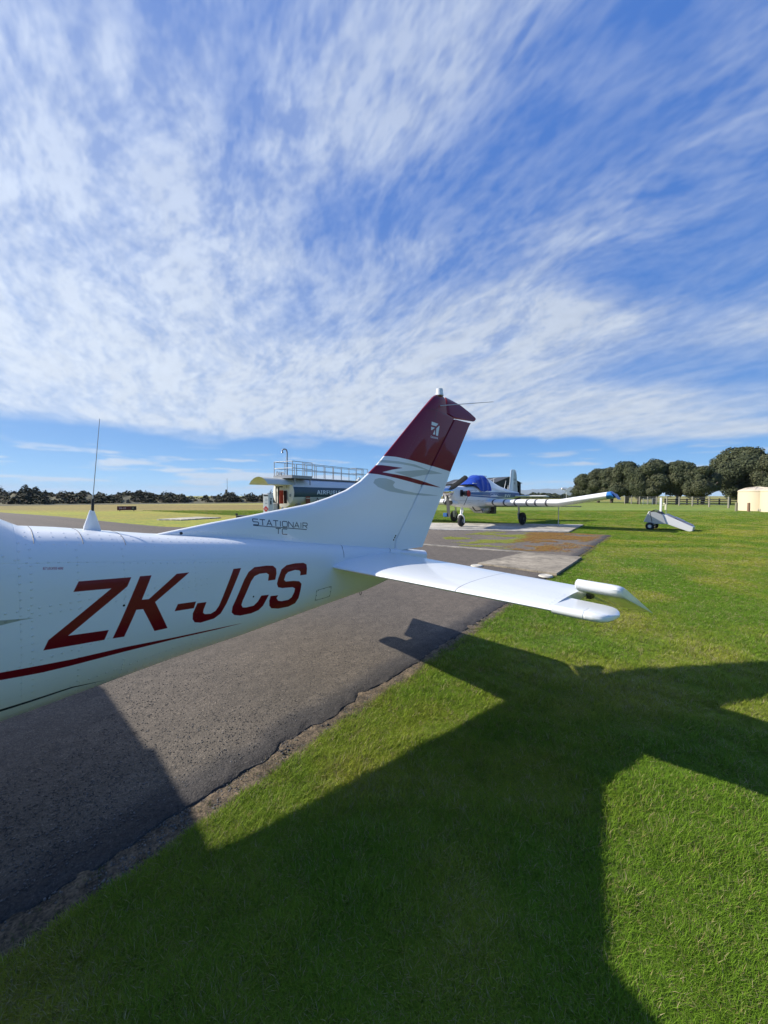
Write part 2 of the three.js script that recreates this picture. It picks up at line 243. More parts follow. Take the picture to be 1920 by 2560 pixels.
// outlines of the painted letters and stripes, in metres aft and up on the aeroplane
const ART = {
  Z: [[-1.955,1.321],[-1.75,1.305],[-1.769,1.264],[-1.999,1.09],[-1.849,1.073],[-1.866,1.03],[-2.081,1.051],[-2.064,1.091],[-1.833,1.267],[-1.975,1.279]],
  K: [[-1.712,1.303],[-1.66,1.299],[-1.708,1.186],[-1.676,1.182],[-1.538,1.287],[-1.473,1.284],[-1.648,1.161],[-1.588,1.007],[-1.651,1.01],[-1.703,1.138],[-1.733,1.142],[-1.786,1.021],[-1.833,1.027]],
  dash: [[-1.537,1.125],[-1.441,1.117],[-1.453,1.083],[-1.554,1.091]],
  J: [[-1.212,1.263],[-1.162,1.261],[-1.26,1.067],[-1.295,1.013],[-1.334,0.992],[-1.412,0.988],[-1.446,1.0],[-1.458,1.021],[-1.458,1.055],[-1.433,1.106],[-1.382,1.101],[-1.398,1.062],[-1.401,1.045],[-1.391,1.033],[-1.356,1.026],[-1.327,1.037],[-1.307,1.062]],
  C: [[-0.972,1.15],[-0.916,1.147],[-0.906,1.185],[-0.907,1.219],[-0.93,1.241],[-0.981,1.249],[-1.069,1.252],[-1.112,1.229],[-1.143,1.187],[-1.221,1.037],[-1.225,1.001],[-1.206,0.98],[-1.165,0.965],[-1.089,0.96],[-1.035,0.969],[-1.006,0.991],[-0.966,1.056],[-1.023,1.062],[-1.047,1.029],[-1.076,1.008],[-1.129,1.009],[-1.153,1.015],[-1.163,1.034],[-1.155,1.059],[-1.096,1.168],[-1.071,1.196],[-1.034,1.206],[-0.984,1.203],[-0.965,1.189]],
  S: [[-0.706,1.14],[-0.647,1.137],[-0.642,1.178],[-0.645,1.209],[-0.672,1.224],[-0.747,1.231],[-0.82,1.229],[-0.864,1.207],[-0.893,1.149],[-0.903,1.117],[-0.894,1.092],[-0.859,1.08],[-0.773,1.069],[-0.751,1.056],[-0.757,1.03],[-0.776,0.997],[-0.803,0.985],[-0.86,0.988],[-0.889,0.998],[-0.904,1.02],[-0.892,1.037],[-0.952,1.044],[-0.96,1.015],[-0.956,0.979],[-0.937,0.956],[-0.879,0.939],[-0.793,0.932],[-0.737,0.944],[-0.713,0.977],[-0.698,1.048],[-0.694,1.078],[-0.714,1.1],[-0.766,1.112],[-0.831,1.119],[-0.845,1.133],[-0.83,1.167],[-0.809,1.181],[-0.75,1.186],[-0.713,1.177],[-0.701,1.164]],
  stripe: [[-2.236,1.002],[-2.212,1.0],[-1.985,0.975],[-1.783,0.964],[-1.553,0.941],[-1.308,0.921],[-1.138,0.906],[-1.306,0.913],[-1.552,0.93],[-1.782,0.94],[-1.984,0.945],[-2.082,0.951],[-2.213,0.968],[-2.237,0.971]],
  low: [[-2.241,0.819],[-2.216,0.82],[-1.98,0.821],[-1.839,0.787],[-1.979,0.813],[-2.217,0.807],[-2.242,0.807]],
  grey: [[-2.23,1.212],[-2.206,1.213],[-2.105,1.197],[-2.144,1.198],[-2.206,1.193],[-2.23,1.191]],
  elt: [[-2.074,1.403],[-2.005,1.393],[-2.006,1.382],[-2.074,1.391]],
  hatch: [[-0.543,0.917],[-0.545,0.999],[-0.394,1.002],[-0.391,0.917]],
  lap: [[-2.223,1.434],[-2.097,1.417],[-1.761,1.379],[-1.162,1.315]],
  collar: [[-0.21,1.301],[-0.241,1.277],[-0.252,1.207]],
  collar2: [[0.387,1.216],[0.324,1.158]],
  stat: [[-0.967,1.544],[-0.537,1.493],[-0.538,1.449],[-0.968,1.505]],
  statline: [[-0.968,1.5],[-0.542,1.445]],
  tc: [[-0.802,1.47],[-0.71,1.458],[-0.711,1.417],[-0.802,1.431]],
  cessna: [[1.012,2.335],[1.145,2.334],[1.145,2.303],[1.013,2.308]],
  spar: [[1.133,2.652],[1.125,2.596],[1.086,2.494],[0.419,1.287]],
  cap: [[0.885,2.609],[1.133,2.607],[1.266,2.593]],
  redb: [[0.317,2.073],[0.488,2.071],[0.688,2.054],[0.988,2.022],[1.307,1.98]],
  greyA: [[0.249,2.009],[0.291,2.032],[0.514,2.03],[0.758,2.013],[0.965,1.973],[1.231,1.941],[0.935,1.92],[0.682,1.883],[0.54,1.909],[0.45,1.927],[0.816,1.961],[0.935,1.969],[0.702,1.997],[0.527,2.007]],
  redS: [[0.22,1.98],[0.302,1.983],[0.425,1.977],[0.566,1.97],[0.425,1.947],[0.296,1.918],[0.62,1.89],[0.876,1.852],[1.191,1.79],[1.125,1.793],[0.832,1.818],[0.488,1.868],[0.243,1.897],[0.118,1.904]],
  greyC: [[0.18,1.817],[0.203,1.85],[0.255,1.864],[0.338,1.863],[0.412,1.848],[0.456,1.832],[0.425,1.801],[0.45,1.776],[0.594,1.751],[0.76,1.73],[0.967,1.717],[1.158,1.702],[0.907,1.7],[0.594,1.72],[0.363,1.745],[0.232,1.781]],
  logo: [[[1.033,2.478],[1.149,2.469],[1.108,2.438],[1.028,2.441]],[[1.024,2.424],[1.088,2.42],[1.034,2.388],[1.022,2.39]],[[1.089,2.401],[1.092,2.348],[1.052,2.348]],[[1.165,2.453],[1.171,2.445],[1.145,2.34],[1.107,2.342],[1.112,2.416]]],
};
// ------------------------------------------------------------------ the near aeroplane: local x runs aft, y up, z to its left side
const plane = thing('light_aeroplane', 'white high-wing light aeroplane with dark red fin top and red ZK-JCS lettering, parked in front', 'aeroplane', [-0.2505, 3.349], 45.5 * PI / 180);
{
  const YT = [[-7.35, 1.42], [-7.1, 1.52], [-6.2, 1.60], [-5.75, 1.68], [-5.2, 2.06], [-4.6, 2.16], [-3.5, 2.16], [-3.0, 2.09], [-2.73, 1.97], [-2.43, 1.76], [-2.19, 1.59], [-2.13, 1.555], [-1.99, 1.54], [-1.58, 1.48], [-1.08, 1.42], [-0.65, 1.36], [-0.22, 1.30], [0.41, 1.21], [0.55, 1.19]];
  const YB = [[-7.35, 0.92], [-7.1, 0.82], [-6.2, 0.64], [-5, 0.54], [-3.5, 0.54], [-2.73, 0.62], [-2.43, 0.655], [-2.22, 0.68], [-1.5, 0.745], [-1.1, 0.765], [-0.55, 0.81], [0.1, 0.86], [0.55, 0.935]];
  const WD = [[-7.35, 0.30], [-7.1, 0.42], [-6.2, 0.50], [-5, 0.58], [-3.5, 0.57], [-2.73, 0.475], [-2.2, 0.41], [-1.2, 0.28], [-0.2, 0.148], [0.4, 0.09], [0.55, 0.065]];
  const sec = (X) => { const t = lin(YT, X), b = lin(YB, X); return { t, b, m: b + 0.55 * (t - b), w: lin(WD, X) }; };
  const around = (X, a, off = 0) => { // a from 0 (crown) round the left side to PI (keel) and on
    const { t, b, m, w } = sec(X), up = cos(a), sd = sin(a), p = up > 0 ? 3.5 : 2.3;
    const y = m + Math.sign(up) * pow(abs(up), 2 / p) * ((up > 0 ? t - m : m - b) + off), z = Math.sign(sd) * pow(abs(sd), 2 / p) * (w + off); return [X, y, z];
  };
  const loft = (x0, x1, nx, na, uvf) => grid(na, nx, (u, v) => around(mix(x0, x1, v), u * 2 * PI + 0.0001), uvf);
  // paint scheme: flat print laid out in metres (x aft, y up)
  const poly = (c, P, f) => { c.beginPath(); P.forEach((p, i) => { const q = f(p); i ? c.lineTo(...q) : c.moveTo(...q); }); c.closePath(); c.fill(); };
  const line = (c, P, f, w) => { c.lineWidth = w; c.beginPath(); P.forEach((p, i) => { const q = f(p); i ? c.lineTo(...q) : c.moveTo(...q); }); c.stroke(); };
  const TX0 = -2.73, TX1 = 0.55, TY0 = 0.60, TY1 = 2.0, TW = 2048, TH = 852;
  const T = ([x, y]) => [(x - TX0) / (TX1 - TX0) * TW, (TY1 - y) / (TY1 - TY0) * TH];
  const RED = '#760a1a', WHITE = '#e6e8e6';
  const tailPaint = canvasTex(TW, TH, (c) => {
    c.fillStyle = WHITE; c.fillRect(0, 0, TW, TH);
    const r = rng(5); for (let k = 0; k < 900; k++) { const x = r() * TW, y = r() * TH, a = r() * 0.035; c.fillStyle = `rgba(120,118,105,${a})`; c.fillRect(x, y, 2 + r() * 26, 1 + r() * 3); }
    c.fillStyle = RED; for (const k of ['Z', 'K', 'dash', 'J', 'C', 'S']) poly(c, ART[k], T);
    poly(c, [[-2.73, 1.05], [-2.73, 1.01], ...ART.stripe.slice().reverse()], T);
    c.fillStyle = '#20262e'; poly(c, [[-2.73, 0.815], ...ART.low, [-2.73, 0.79]], T);
    c.fillStyle = '#a3a596'; poly(c, [[-2.73, 1.29], ...ART.grey, [-2.73, 1.15]], T);
    c.fillStyle = '#7c1220'; c.font = 'bold 9px sans-serif'; c.save(); c.translate(...T([-2.073, 1.390])); c.rotate(0.14); c.scale(0.52, 0.9); c.fillText('ELT LOCATED HERE', 0, 0); c.restore();
    c.strokeStyle = 'rgba(60,62,60,0.75)'; line(c, [...ART.hatch, ART.hatch[0]], T, 1.6);
    c.fillStyle = '#23231f'; for (let k = 0; k < 4; k++) for (const u of [0.1, 0.5, 0.9]) { const a = ART.hatch[k], b = ART.hatch[(k + 1) % 4], q = T([mix(mix(a[0], b[0], u), -0.468, 0.06), mix(mix(a[1], b[1], u), 0.958, 0.06)]); c.fillRect(q[0] - 1.5, q[1] - 1.5, 3, 3); }
    c.strokeStyle = 'rgba(25,25,25,0.9)'; line(c, ART.collar, T, 2.4); line(c, ART.collar2, T, 2.4);
    c.fillStyle = '#161616'; for (const q of [[-1.785, 1.175], [-1.08, 1.068]]) { const p = T(q); c.beginPath(); c.arc(p[0], p[1], 3, 0, 7); c.fill(); }
  });
  const tailBump = canvasTex(TW, TH, (c) => {
    c.fillStyle = '#808080'; c.fillRect(0, 0, TW, TH);
    const dot = (x, y, s = 3.1) => { const [u, v] = T([x, y]); const g = c.createRadialGradient(u, v, 0, u, v, s); g.addColorStop(0, '#ffffff'); g.addColorStop(0.6, '#d8d8d8'); g.addColorStop(1, 'rgba(128,128,128,0)'); c.fillStyle = g; c.beginPath(); c.arc(u, v, s, 0, 7); c.fill(); };
    for (const X of [-2.42, -2.15, -2.115, -1.96, -1.78, -1.44, -1.03, -0.62, -0.24]) { const { t, b } = sec(X); for (let y = b + 0.05; y < t - 0.05; y += 0.032) dot(X + 0.012 * (y - 1), y); }
    for (let X = -2.7; X < -0.3; X += 0.034) { const { t, b } = sec(X); dot(X, t - 0.13); dot(X, b + 0.075); if (X < -1.35) { dot(X, b + 0.13); dot(X, 1.235); dot(X, 1.205); } if (X < -1.75) dot(X, b + 0.32); }
    c.strokeStyle = '#5a5a5a'; line(c, [[-2.73, 1.51], ...ART.lap], T, 2); line(c, [[-2.15, 0.6], [-2.15, 1.7]], T, 1.5); line(c, [[-1.78, 0.6], [-1.78, 1.7]], T, 1);
    c.strokeStyle = '#303030'; line(c, ART.collar, T, 2.2); line(c, ART.collar2, T, 2.2); line(c, [...ART.hatch, ART.hatch[0]], T, 1.5);
    const r = rng(11); for (let k = 0; k < 60; k++) { const [u, v] = T([mix(-2.7, 0.3, r()), mix(0.7, 1.5, r())]), s = 30 + r() * 70, g = c.createRadialGradient(u, v, 0, u, v, s); const w = r() < 0.5 ? 255 : 0; g.addColorStop(0, `rgba(${w},${w},${w},0.10)`); g.addColorStop(1, `rgba(${w},${w},${w},0)`); c.fillStyle = g; c.fillRect(u - s, v - s, 2 * s, 2 * s); }
  }, false);
  const tailMat = paint(0xffffff, { map: tailPaint, bumpMap: tailBump, bumpScale: 0.006, roughness: 0.32, clearcoat: 0.22, specularIntensity: 0.3 });
  const fus = part('tail_cone', loft(-2.73, 0.55, 120, 128, (p) => [(p[0] - TX0) / (TX1 - TX0), (p[1] - TY0) / (TY1 - TY0)]), tailMat, plane);
  // rivets and seams on the crown
  const rg = []; for (let X = -2.12; X < -0.3; X += 0.045) for (const a of [0.34, 0.50, 0.72]) { const q = around(X, a); if (sec(X).w > 0.12) { const s = new THREE.SphereGeometry(0.0034, 6, 4); s.scale(1, 0.5, 1); s.translate(...q); rg.push(s); } }
  const rv = part('rivet_rows', merge(rg), mat.white, fus); rv.userData.kind = 'stuff';
  for (const X of [-2.10, -1.93, -1.76]) { const pts = []; for (let k = -10; k <= 10; k++) pts.push(around(X + 0.006, k * 0.07, 0.0006)); part('skin_seam', tube(pts, 0.0014, 5, 40), mat.darkMetal, fus); }
  part('tail_fairing', foil([{ le: [0.22, 1.195, 0], te: [0.95, 1.085, 0], t: 0.05, across: [0.14, 1, 0] }].flatMap((s) => [-0.066, -0.055, -0.03, 0, 0.03, 0.055, 0.066].map((z) => ({ ...s, le: [s.le[0], s.le[1] - 3 * z * z, z], te: [s.te[0] - 6 * z * z, s.te[1] - 2 * z * z, z], t: 0.05 * sqrt(max(0.05, 1 - (z / 0.075) ** 2)) }))), 'slab', [0, 1, 0]), mat.white, plane);
  part('tie_down_ring', (() => { const g = new THREE.TorusGeometry(0.017, 0.003, 6, 16); g.scale(0.6, 1, 1); g.translate(0.06, 0.838, 0); return g; })(), mat.darkMetal, plane);
  // cabin, out of the frame, for the shade that it casts
  const cab = part('cabin', loft(-7.35, -2.73, 60, 64), mat.white, plane);
  const pane = (x0, x1, y0, y1, s) => grid(10, 8, (u, v) => { const X = mix(x0, x1, u), Y = mix(y0, y1, v), { t, b, m, w } = sec(X), k = Y > m ? (Y - m) / (t - m) : (m - Y) / (m - b), p = Y > m ? 3.5 : 2.3; return [X, Y, s * (w * pow(max(0, 1 - pow(min(1, k), p)), 1 / p) + 0.006)]; });
  for (const s of [-1, 1]) for (const [a, b, c, d] of [[-5.5, -4.75, 1.52, 1.86], [-4.65, -3.9, 1.5, 1.9], [-3.8, -3.1, 1.5, 1.84]]) part('window', pane(a, b, c, d, s), mat.glass, cab);
  part('spinner', (() => { const g = new THREE.ConeGeometry(0.17, 0.38, 24); g.rotateZ(PI / 2); g.translate(-7.5, 1.18, 0); return g; })(), mat.white, plane);
  for (let k = 0; k < 3; k++) part('propeller_blade', foil([0.1, 0.4, 0.75, 1.0].map((r) => { const a = k * 2.094 + 0.5, c = cos(a), s = sin(a), w = r > 0.9 ? 0.04 : 0.075; return { le: [-7.42 + 0.03, 1.18 + r * c - w * s, r * s + w * c], te: [-7.42 - 0.03, 1.18 + r * c + w * s, r * s - w * c], t: 0.012, across: [1, 0, 0] }; }), 'full', [1, 0, 0]), mat.darkMetal, plane);
  const wing = (s) => { // flap inboard, aileron outboard with its edge a little further forward
    const row = (z, xt) => { const k = max(0, (z - 2.75) / 2.73), ch = mix(1.63, 1.15, k); return { le: [-5.12 + 0.10 * k, 2.10 + 0.03 * z, s * z], te: [xt - 0.36 * k * k, 2.06 + 0.03 * z, s * z], t: 0.105 * ch / 1.63 }; };
    return foil([row(0, -3.54), row(3.05, -3.54), row(3.06, -3.58), row(4.3, -3.54), row(5.45, -3.55), { ...row(5.5, -3.6), t: 0.03 }], 'full', [0, 1, 0], null, 16);
  };
  for (const s of [-1, 1]) {
    part('wing', wing(s), mat.white, plane);
    part('wing_strut', rod([-4.75, 0.62, s * 0.5], [-4.62, 2.1, s * 2.5], 0.035, 0.03, 10), mat.white, plane);
    part('main_gear_leg', tube([[-4.2, 0.62, s * 0.4], [-4.2, 0.55, s * 0.8], [-4.18, 0.28, s * 1.24]], 0.028, 8, 16), mat.white, plane);
    const wh = part('wheel', (() => { const g = new THREE.TorusGeometry(0.19, 0.085, 12, 28); g.translate(-4.18, 0.275, s * 1.33); return g; })(), mat.rubber, plane);
    part('rim', (() => { const g = cyl(0.13, 0.13, 0.1, 20); g.rotateX(PI / 2); g.translate(-4.18, 0.275, s * 1.33); return g; })(), mat.white, wh);
  }
  part('nose_gear_leg', rod([-6.5, 0.75, 0], [-6.62, 0.24, 0], 0.035, 0.03, 10), mat.steel, plane);
  part('wheel', (() => { const g = new THREE.TorusGeometry(0.16, 0.08, 12, 28); g.translate(-6.62, 0.24, 0); return g; })(), mat.rubber, plane);

  // fin and rudder
  const FX0 = -1.65, FX1 = 1.95, FY0 = 1.12, FY1 = 2.86, FW = 2048, FH = 1024;
  const Ff = ([x, y]) => [(x - FX0) / (FX1 - FX0) * FW, (FY1 - y) / (FY1 - FY0) * FH];
  const finUV = (x, y) => [(x - FX0) / (FX1 - FX0), (y - FY0) / (FY1 - FY0)];
  const slant = (c, [a, b, , d], text, font, w) => { const A = Ff(a), B = Ff(b), D = Ff(d), h = 100; c.save(); c.font = font; const tw = c.measureText(text).width; c.transform((B[0] - A[0]) / tw, (B[1] - A[1]) / tw, (D[0] - A[0]) / h, (D[1] - A[1]) / h, A[0], A[1]); c.fillText(text, 0, h); c.restore(); };
  const finPaint = canvasTex(FW, FH, (c) => {
    c.fillStyle = WHITE; c.fillRect(0, 0, FW, FH);
    const r = rng(8); for (let k = 0; k < 500; k++) { c.fillStyle = `rgba(120,118,105,${r() * 0.03})`; c.fillRect(r() * FW, r() * FH, 2 + r() * 20, 1 + r() * 3); }
    c.fillStyle = RED; poly(c, [[-1, 2.95], [-1, 2.073], ...ART.redb, [2, 1.87], [2, 2.95]], Ff);
    c.fillStyle = '#b9beb6'; poly(c, ART.greyA, Ff); poly(c, ART.greyC, Ff);
    c.fillStyle = RED; poly(c, ART.redS, Ff);
    c.fillStyle = '#d3d9dc'; for (const q of ART.logo) poly(c, q, Ff);
    slant(c, ART.cessna, 'Cessna', 'bold 118px sans-serif');
    c.fillStyle = '#2a2a33'; c.strokeStyle = '#2a2a33';
    // wide thin capitals
    const A = Ff(ART.stat[0]), B = Ff(ART.stat[1]), D = Ff(ART.stat[3]);
    const glyph = { S: [[[1, 0], [0.1, 0], [0, 0.15], [0, 0.4], [0.1, 0.5], [0.9, 0.5], [1, 0.62], [1, 0.88], [0.9, 1], [0, 1]]], T: [[[0, 0], [1, 0]], [[0.5, 0], [0.5, 1]]], A: [[[0, 1], [0.5, 0], [1, 1]], [[0.2, 0.68], [0.8, 0.68]]], I: [[[0.5, 0], [0.5, 1]]], O: [[[0.12, 0], [0.88, 0], [1, 0.15], [1, 0.85], [0.88, 1], [0.12, 1], [0, 0.85], [0, 0.15], [0.12, 0]]], N: [[[0, 1], [0, 0], [1, 1], [1, 0]]], R: [[[0, 1], [0, 0], [0.9, 0], [1, 0.12], [1, 0.4], [0.9, 0.52], [0, 0.52]], [[0.55, 0.52], [1, 1]]], C: [[[1, 0], [0.12, 0], [0, 0.15], [0, 0.85], [0.12, 1], [1, 1]]] };
    const write = (s, a, b, d, lw) => { const n = [...s], wd = n.map((k) => k === 'I' ? 0.3 : 1), tot = wd.reduce((p, q) => p + q + 0.28, -0.28); let x = 0; n.forEach((k, i) => { for (const st of glyph[k]) { c.lineWidth = lw; c.beginPath(); st.forEach(([u, v], m) => { const t = (x + u * wd[i]) / tot, px = a[0] + (b[0] - a[0]) * t + (d[0] - a[0]) * v, py = a[1] + (b[1] - a[1]) * t + (d[1] - a[1]) * v; m ? c.lineTo(px, py) : c.moveTo(px, py); }); c.stroke(); } x += wd[i] + 0.28; }); };
    write('STATIONAIR', A, B, D, 3); line(c, ART.statline, Ff, 3);
    write('TC', Ff(ART.tc[0]), Ff(ART.tc[1]), Ff(ART.tc[3]), 3);
    c.fillStyle = '#15151a'; for (const q of [[-1.42, 1.475], [0.455, 1.305], [0.44, 1.285], [0.467, 1.322], [0.86, 1.80], [0.872, 1.816]]) { const p = Ff(q); c.beginPath(); c.arc(p[0], p[1], 5, 0, 7); c.fill(); }
    c.strokeStyle = 'rgba(20,10,14,0.7)'; line(c, [...ART.cap, [1.31, 2.585]], Ff, 2.2); line(c, ART.spar.slice(0, 3), Ff, 2.2);
  });
  const finBump = canvasTex(FW, FH, (c) => {
    c.fillStyle = '#808080'; c.fillRect(0, 0, FW, FH); c.fillStyle = '#dcdcdc';
    const dots = (a, b, n) => { for (let k = 0; k <= n; k++) { const p = Ff([mix(a[0], b[0], k / n), mix(a[1], b[1], k / n)]); c.beginPath(); c.arc(p[0], p[1], 2.6, 0, 7); c.fill(); } };
    dots([0.40, 1.29], [1.42, 2.55], 52); dots([0.08, 1.40], [0.98, 2.54], 44); dots([-1.42, 1.49], [0.38, 1.24], 60); for (const y of [1.6, 1.82, 2.06, 2.3]) dots([0.62 * (y - 1.2) - 0.1, y], [0.52 + 0.76 * (y - 1.3), y - 0.03], 14);
    c.strokeStyle = '#505050'; line(c, [...ART.cap, [1.31, 2.585]], Ff, 3); line(c, [...ART.spar.slice(0, 3), [0.88, 2.1]], Ff, 2);
    for (let k = 0; k < 9; k++) { const a = Ff([0.78 + 0.076 * k, 1.62 + 0.1 * k]), b = Ff([1.10 + 0.076 * k, 1.58 + 0.1 * k]); c.strokeStyle = '#989898'; c.lineWidth = 4; c.beginPath(); c.moveTo(...a); c.lineTo(...b); c.stroke(); }
  }, false);
  const finMat = paint(0xffffff, { map: finPaint, bumpMap: finBump, bumpScale: 0.004, clearcoat: 0.6, specularIntensity: 0.5, clearcoatRoughness: 0.03, roughness: 0.35 });
  const LE = [[1.16, -1.0], [1.30, -1.1], [1.40, -1.3], [1.475, -1.57], [1.497, -1.43], [1.53, -1.23], [1.56, -1.01], [1.60, -0.75], [1.64, -0.48], [1.69, -0.29], [1.75, -0.11], [1.83, 0.05], [1.91, 0.16], [1.98, 0.25], [2.08, 0.36], [2.62, 0.94], [2.69, 1.02], [2.76, 1.10], [2.79, 1.16]];
  const HG = [[1.19, 0.45], [1.28, 0.465], [1.83, 0.89], [2.03, 1.04], [2.57, 1.46], [2.578, 1.43], [2.60, 1.32], [2.65, 1.312], [2.75, 1.297], [2.79, 1.27]];
  const ys = []; for (let y = 1.18; y < 1.47; y += 0.05) ys.push(y); for (let y = 1.475; y < 2.565; y += 0.0145) ys.push(y); ys.push(2.57, 2.578, 2.59, 2.60, 2.64, 2.68, 2.72, 2.75, 2.77, 2.78, 2.787);
  const fin = part('fin', foil(ys.map((y) => { const L = lin(LE, y), h = lin(HG, y); return { le: [L, y, 0], te: [h - 0.006, y, 0], t: (y > 2.74 ? 0.036 * sqrt(max(0.02, (2.792 - y) / 0.052)) : mix(0.062, 0.036, smooth(1.2, 2.6, y))) }; }), 'front', [0, 0, 1], finUV, 26, 0.9), finMat, plane);
  part('beacon', merge([(() => { const g = cyl(0.045, 0.042, 0.022, 20); g.translate(1.215, 2.797, 0); return g; })(), (() => { const g = cyl(0.04, 0.036, 0.05, 20); g.translate(1.215, 2.832, 0); return g; })()]), paint([0.72, 0.74, 0.76], { roughness: 0.15 }), fin);
  for (const s of [-1, 1]) part('whisker_antenna', rod([1.18, 2.668, s * 0.025], [1.53, 2.695, s * 0.47], 0.0045, 0.003, 8), mat.galv, fin);
  // the rudder, swung a little so that its balance horn stands out on this side
  const rud = new THREE.Group(); rud.name = 'rudder'; plane.add(rud);
  const hx = V(1.46 - 0.45, 2.57 - 1.19, 0).normalize(), pivot = V(0.46, 1.205, 0);
  rud.position.copy(pivot); rud.quaternion.setFromAxisAngle(hx, -0.13);
  const RT = [[1.165, 0.865], [1.43, 1.035], [1.79, 1.27], [1.98, 1.38], [2.545, 1.77], [2.57, 1.80], [2.60, 1.875], [2.63, 1.895], [2.68, 1.79], [2.75, 1.61], [2.785, 1.45], [2.798, 1.38]];
  const rows = (a, b, n, off) => { const o = []; for (let k = 0; k <= n; k++) { const y = mix(a, b, k / n); o.push({ le: [off(y), y, 0], te: [lin(RT, y), y, 0], t: y > 2.745 ? 0.034 * sqrt(max(0.02, (2.802 - y) / 0.057)) : mix(0.046, 0.032, smooth(1.2, 2.6, y)) }); } return o; };
  const rg1 = foil(rows(1.175, 2.56, 30, (y) => lin(HG, y) + 0.008), 'aft', [0, 0, 1], finUV, 14), rg2 = foil(rows(2.585, 2.798, 16, (y) => y < 2.61 ? mix(1.44, 1.338, smooth(2.585, 2.61, y)) : 1.338 + 0.12 * max(0, y - 2.73)), 'aft', [0, 0, 1], finUV, 14);
  const rgeo = merge([rg1, rg2]); rgeo.translate(-pivot.x, -pivot.y, 0); part('rudder_skin', rgeo, finMat, rud);

  // tailplane
  const stabBump = canvasTex(1024, 512, (c) => { c.fillStyle = '#808080'; c.fillRect(0, 0, 1024, 512); c.fillStyle = '#e6e6e6'; const d = (z, x) => { c.beginPath(); c.arc(z / 2.1 * 1024, 512 - (x + 0.42) / 0.9 * 512, 2.2, 0, 7); c.fill(); }; for (const x of [-0.05, 0.12, 0.40]) for (let z = 0.25; z < 1.75; z += 0.034) d(z, x + 0.02 * z); for (const z of [0.5, 0.85, 1.2, 1.5, 1.72]) for (let x = -0.12; x < 0.4; x += 0.034) d(z, x); for (let z = 1.6; z < 1.8; z += 0.03) d(z, 0.1); c.strokeStyle = '#202020'; c.lineWidth = 2.5; c.beginPath(); c.moveTo(1.2 / 2.1 * 1024, 0); c.lineTo(1.2 / 2.1 * 1024, 512); c.stroke(); c.beginPath(); c.moveTo(1.90 / 2.1 * 1024, 300); c.lineTo(1.90 / 2.1 * 1024, 512); c.stroke(); }, false);
  const stabPaint = canvasTex(1024, 512, (c) => { c.fillStyle = '#e6e8e6'; c.fillRect(0, 0, 1024, 512); const r = rng(3); for (let k = 0; k < 700; k++) { c.fillStyle = `rgba(110,108,95,${r() * 0.06})`; c.fillRect(r() * 1024, r() * 512, 3 + r() * 40, 1 + r() * 2); } c.strokeStyle = 'rgba(70,72,74,0.8)'; c.lineWidth = 1.6; c.beginPath(); c.moveTo(1.2 / 2.1 * 1024, 0); c.lineTo(1.2 / 2.1 * 1024, 512); c.stroke(); });
  const stabMat = paint(0xffffff, { map: stabPaint, bumpMap: stabBump, bumpScale: 0.005 });
  const sLE = (z) => -0.408 + 0.140 * z, sY = (z) => 1.09 + 0.0325 * (2 - z), sTE = (z) => 0.36 + 0.045 * z, suv = (x, y, z) => [abs(z) / 2.1, (x + 0.42) / 0.9];
  for (const s of [-1, 1]) {
    const st = (z, te = sTE(z), t = 0.044 - 0.008 * z) => ({ le: [sLE(z), sY(z), s * z], te: [te, sY(z) - 0.005, s * z], t });
    const a = foil([st(0), st(0.1), st(0.5), st(1.2), st(1.6), st(1.748)], 'front', [0, 1, 0], suv, 20);
    const tipRows = [1.7485, 1.85, 1.93, 1.97, 1.995, 2.012, 2.022].map((z, i) => { const e = [0, 0, 0, 0.006, 0.03, 0.07, 0.12][i]; return { le: [sLE(z) + e, sY(z), s * z], te: [0.10 - e * 0.6, sY(z) - 0.004, s * z], t: 0.0235 * [1, 1, 1, 0.95, 0.8, 0.55, 0.25][i] }; });
    const b = foil(tipRows, 'slab', [0, 1, 0], suv, 18);
    const tp = part('tailplane', a, stabMat, plane); part('tip_cap', b, stabMat, tp);
    // elevator drooping at rest about its hinge line
    const el = new THREE.Group(); el.name = 'elevator'; plane.add(el); el.position.set(0, 0, 0);
    const dr = 0.345, cd = cos(dr), sd = sin(dr), er = (z, le, te, t) => { const hx0 = sTE(z) + 0.008, hy = sY(z) - 0.012; return { le: [hx0 + le * cd, hy - le * sd, s * z], te: [hx0 + te * cd, hy - te * sd, s * z], t, across: [sd, cd, 0] }; };
    const ec = (z) => mix(0.66, 0.585, z / 2);
    const main = foil([0.035, 0.5, 1.0, 1.5, 1.758].map((z) => er(z, 0.006, ec(z), 0.029)), 'aft', [0, 1, 0], suv, 14);
    const horn = foil([er(1.760, -0.312, ec(1.76), 0.031), er(1.768, -0.325, ec(1.77), 0.036), er(1.85, -0.325, ec(1.85), 0.036), er(1.94, -0.325, ec(1.94), 0.036), er(1.975, -0.322, ec(1.97), 0.035), er(1.992, -0.31, ec(1.99), 0.032), er(2.0, -0.285, ec(2.0), 0.027)], 'aft', [0, 1, 0], suv, 18);
    part('elevator_skin', merge([main, horn]), mat.white, el);
    part('hinge_bracket', box(0.06, 0.03, 0.03, 0.43, 1.068, s * 1.765), mat.darkMetal, el);
  }
  // whip aerial on the crown
  const ae = part('aerial_base', foil([[1.50, 0.052, 0.016], [1.54, 0.043, 0.015], [1.58, 0.028, 0.011], [1.625, 0.012, 0.006]].map(([y, w, t]) => ({ le: [-1.845 - w * 0.9, y, 0], te: [-1.845 + w * 0.75, y, 0], t })), 'full', [0, 0, 1]), mat.white, plane);
  part('aerial_sleeve', rod([-1.843, 1.622, 0], [-1.84, 1.685, 0], 0.0068, 0.0068, 10), mat.black, ae);
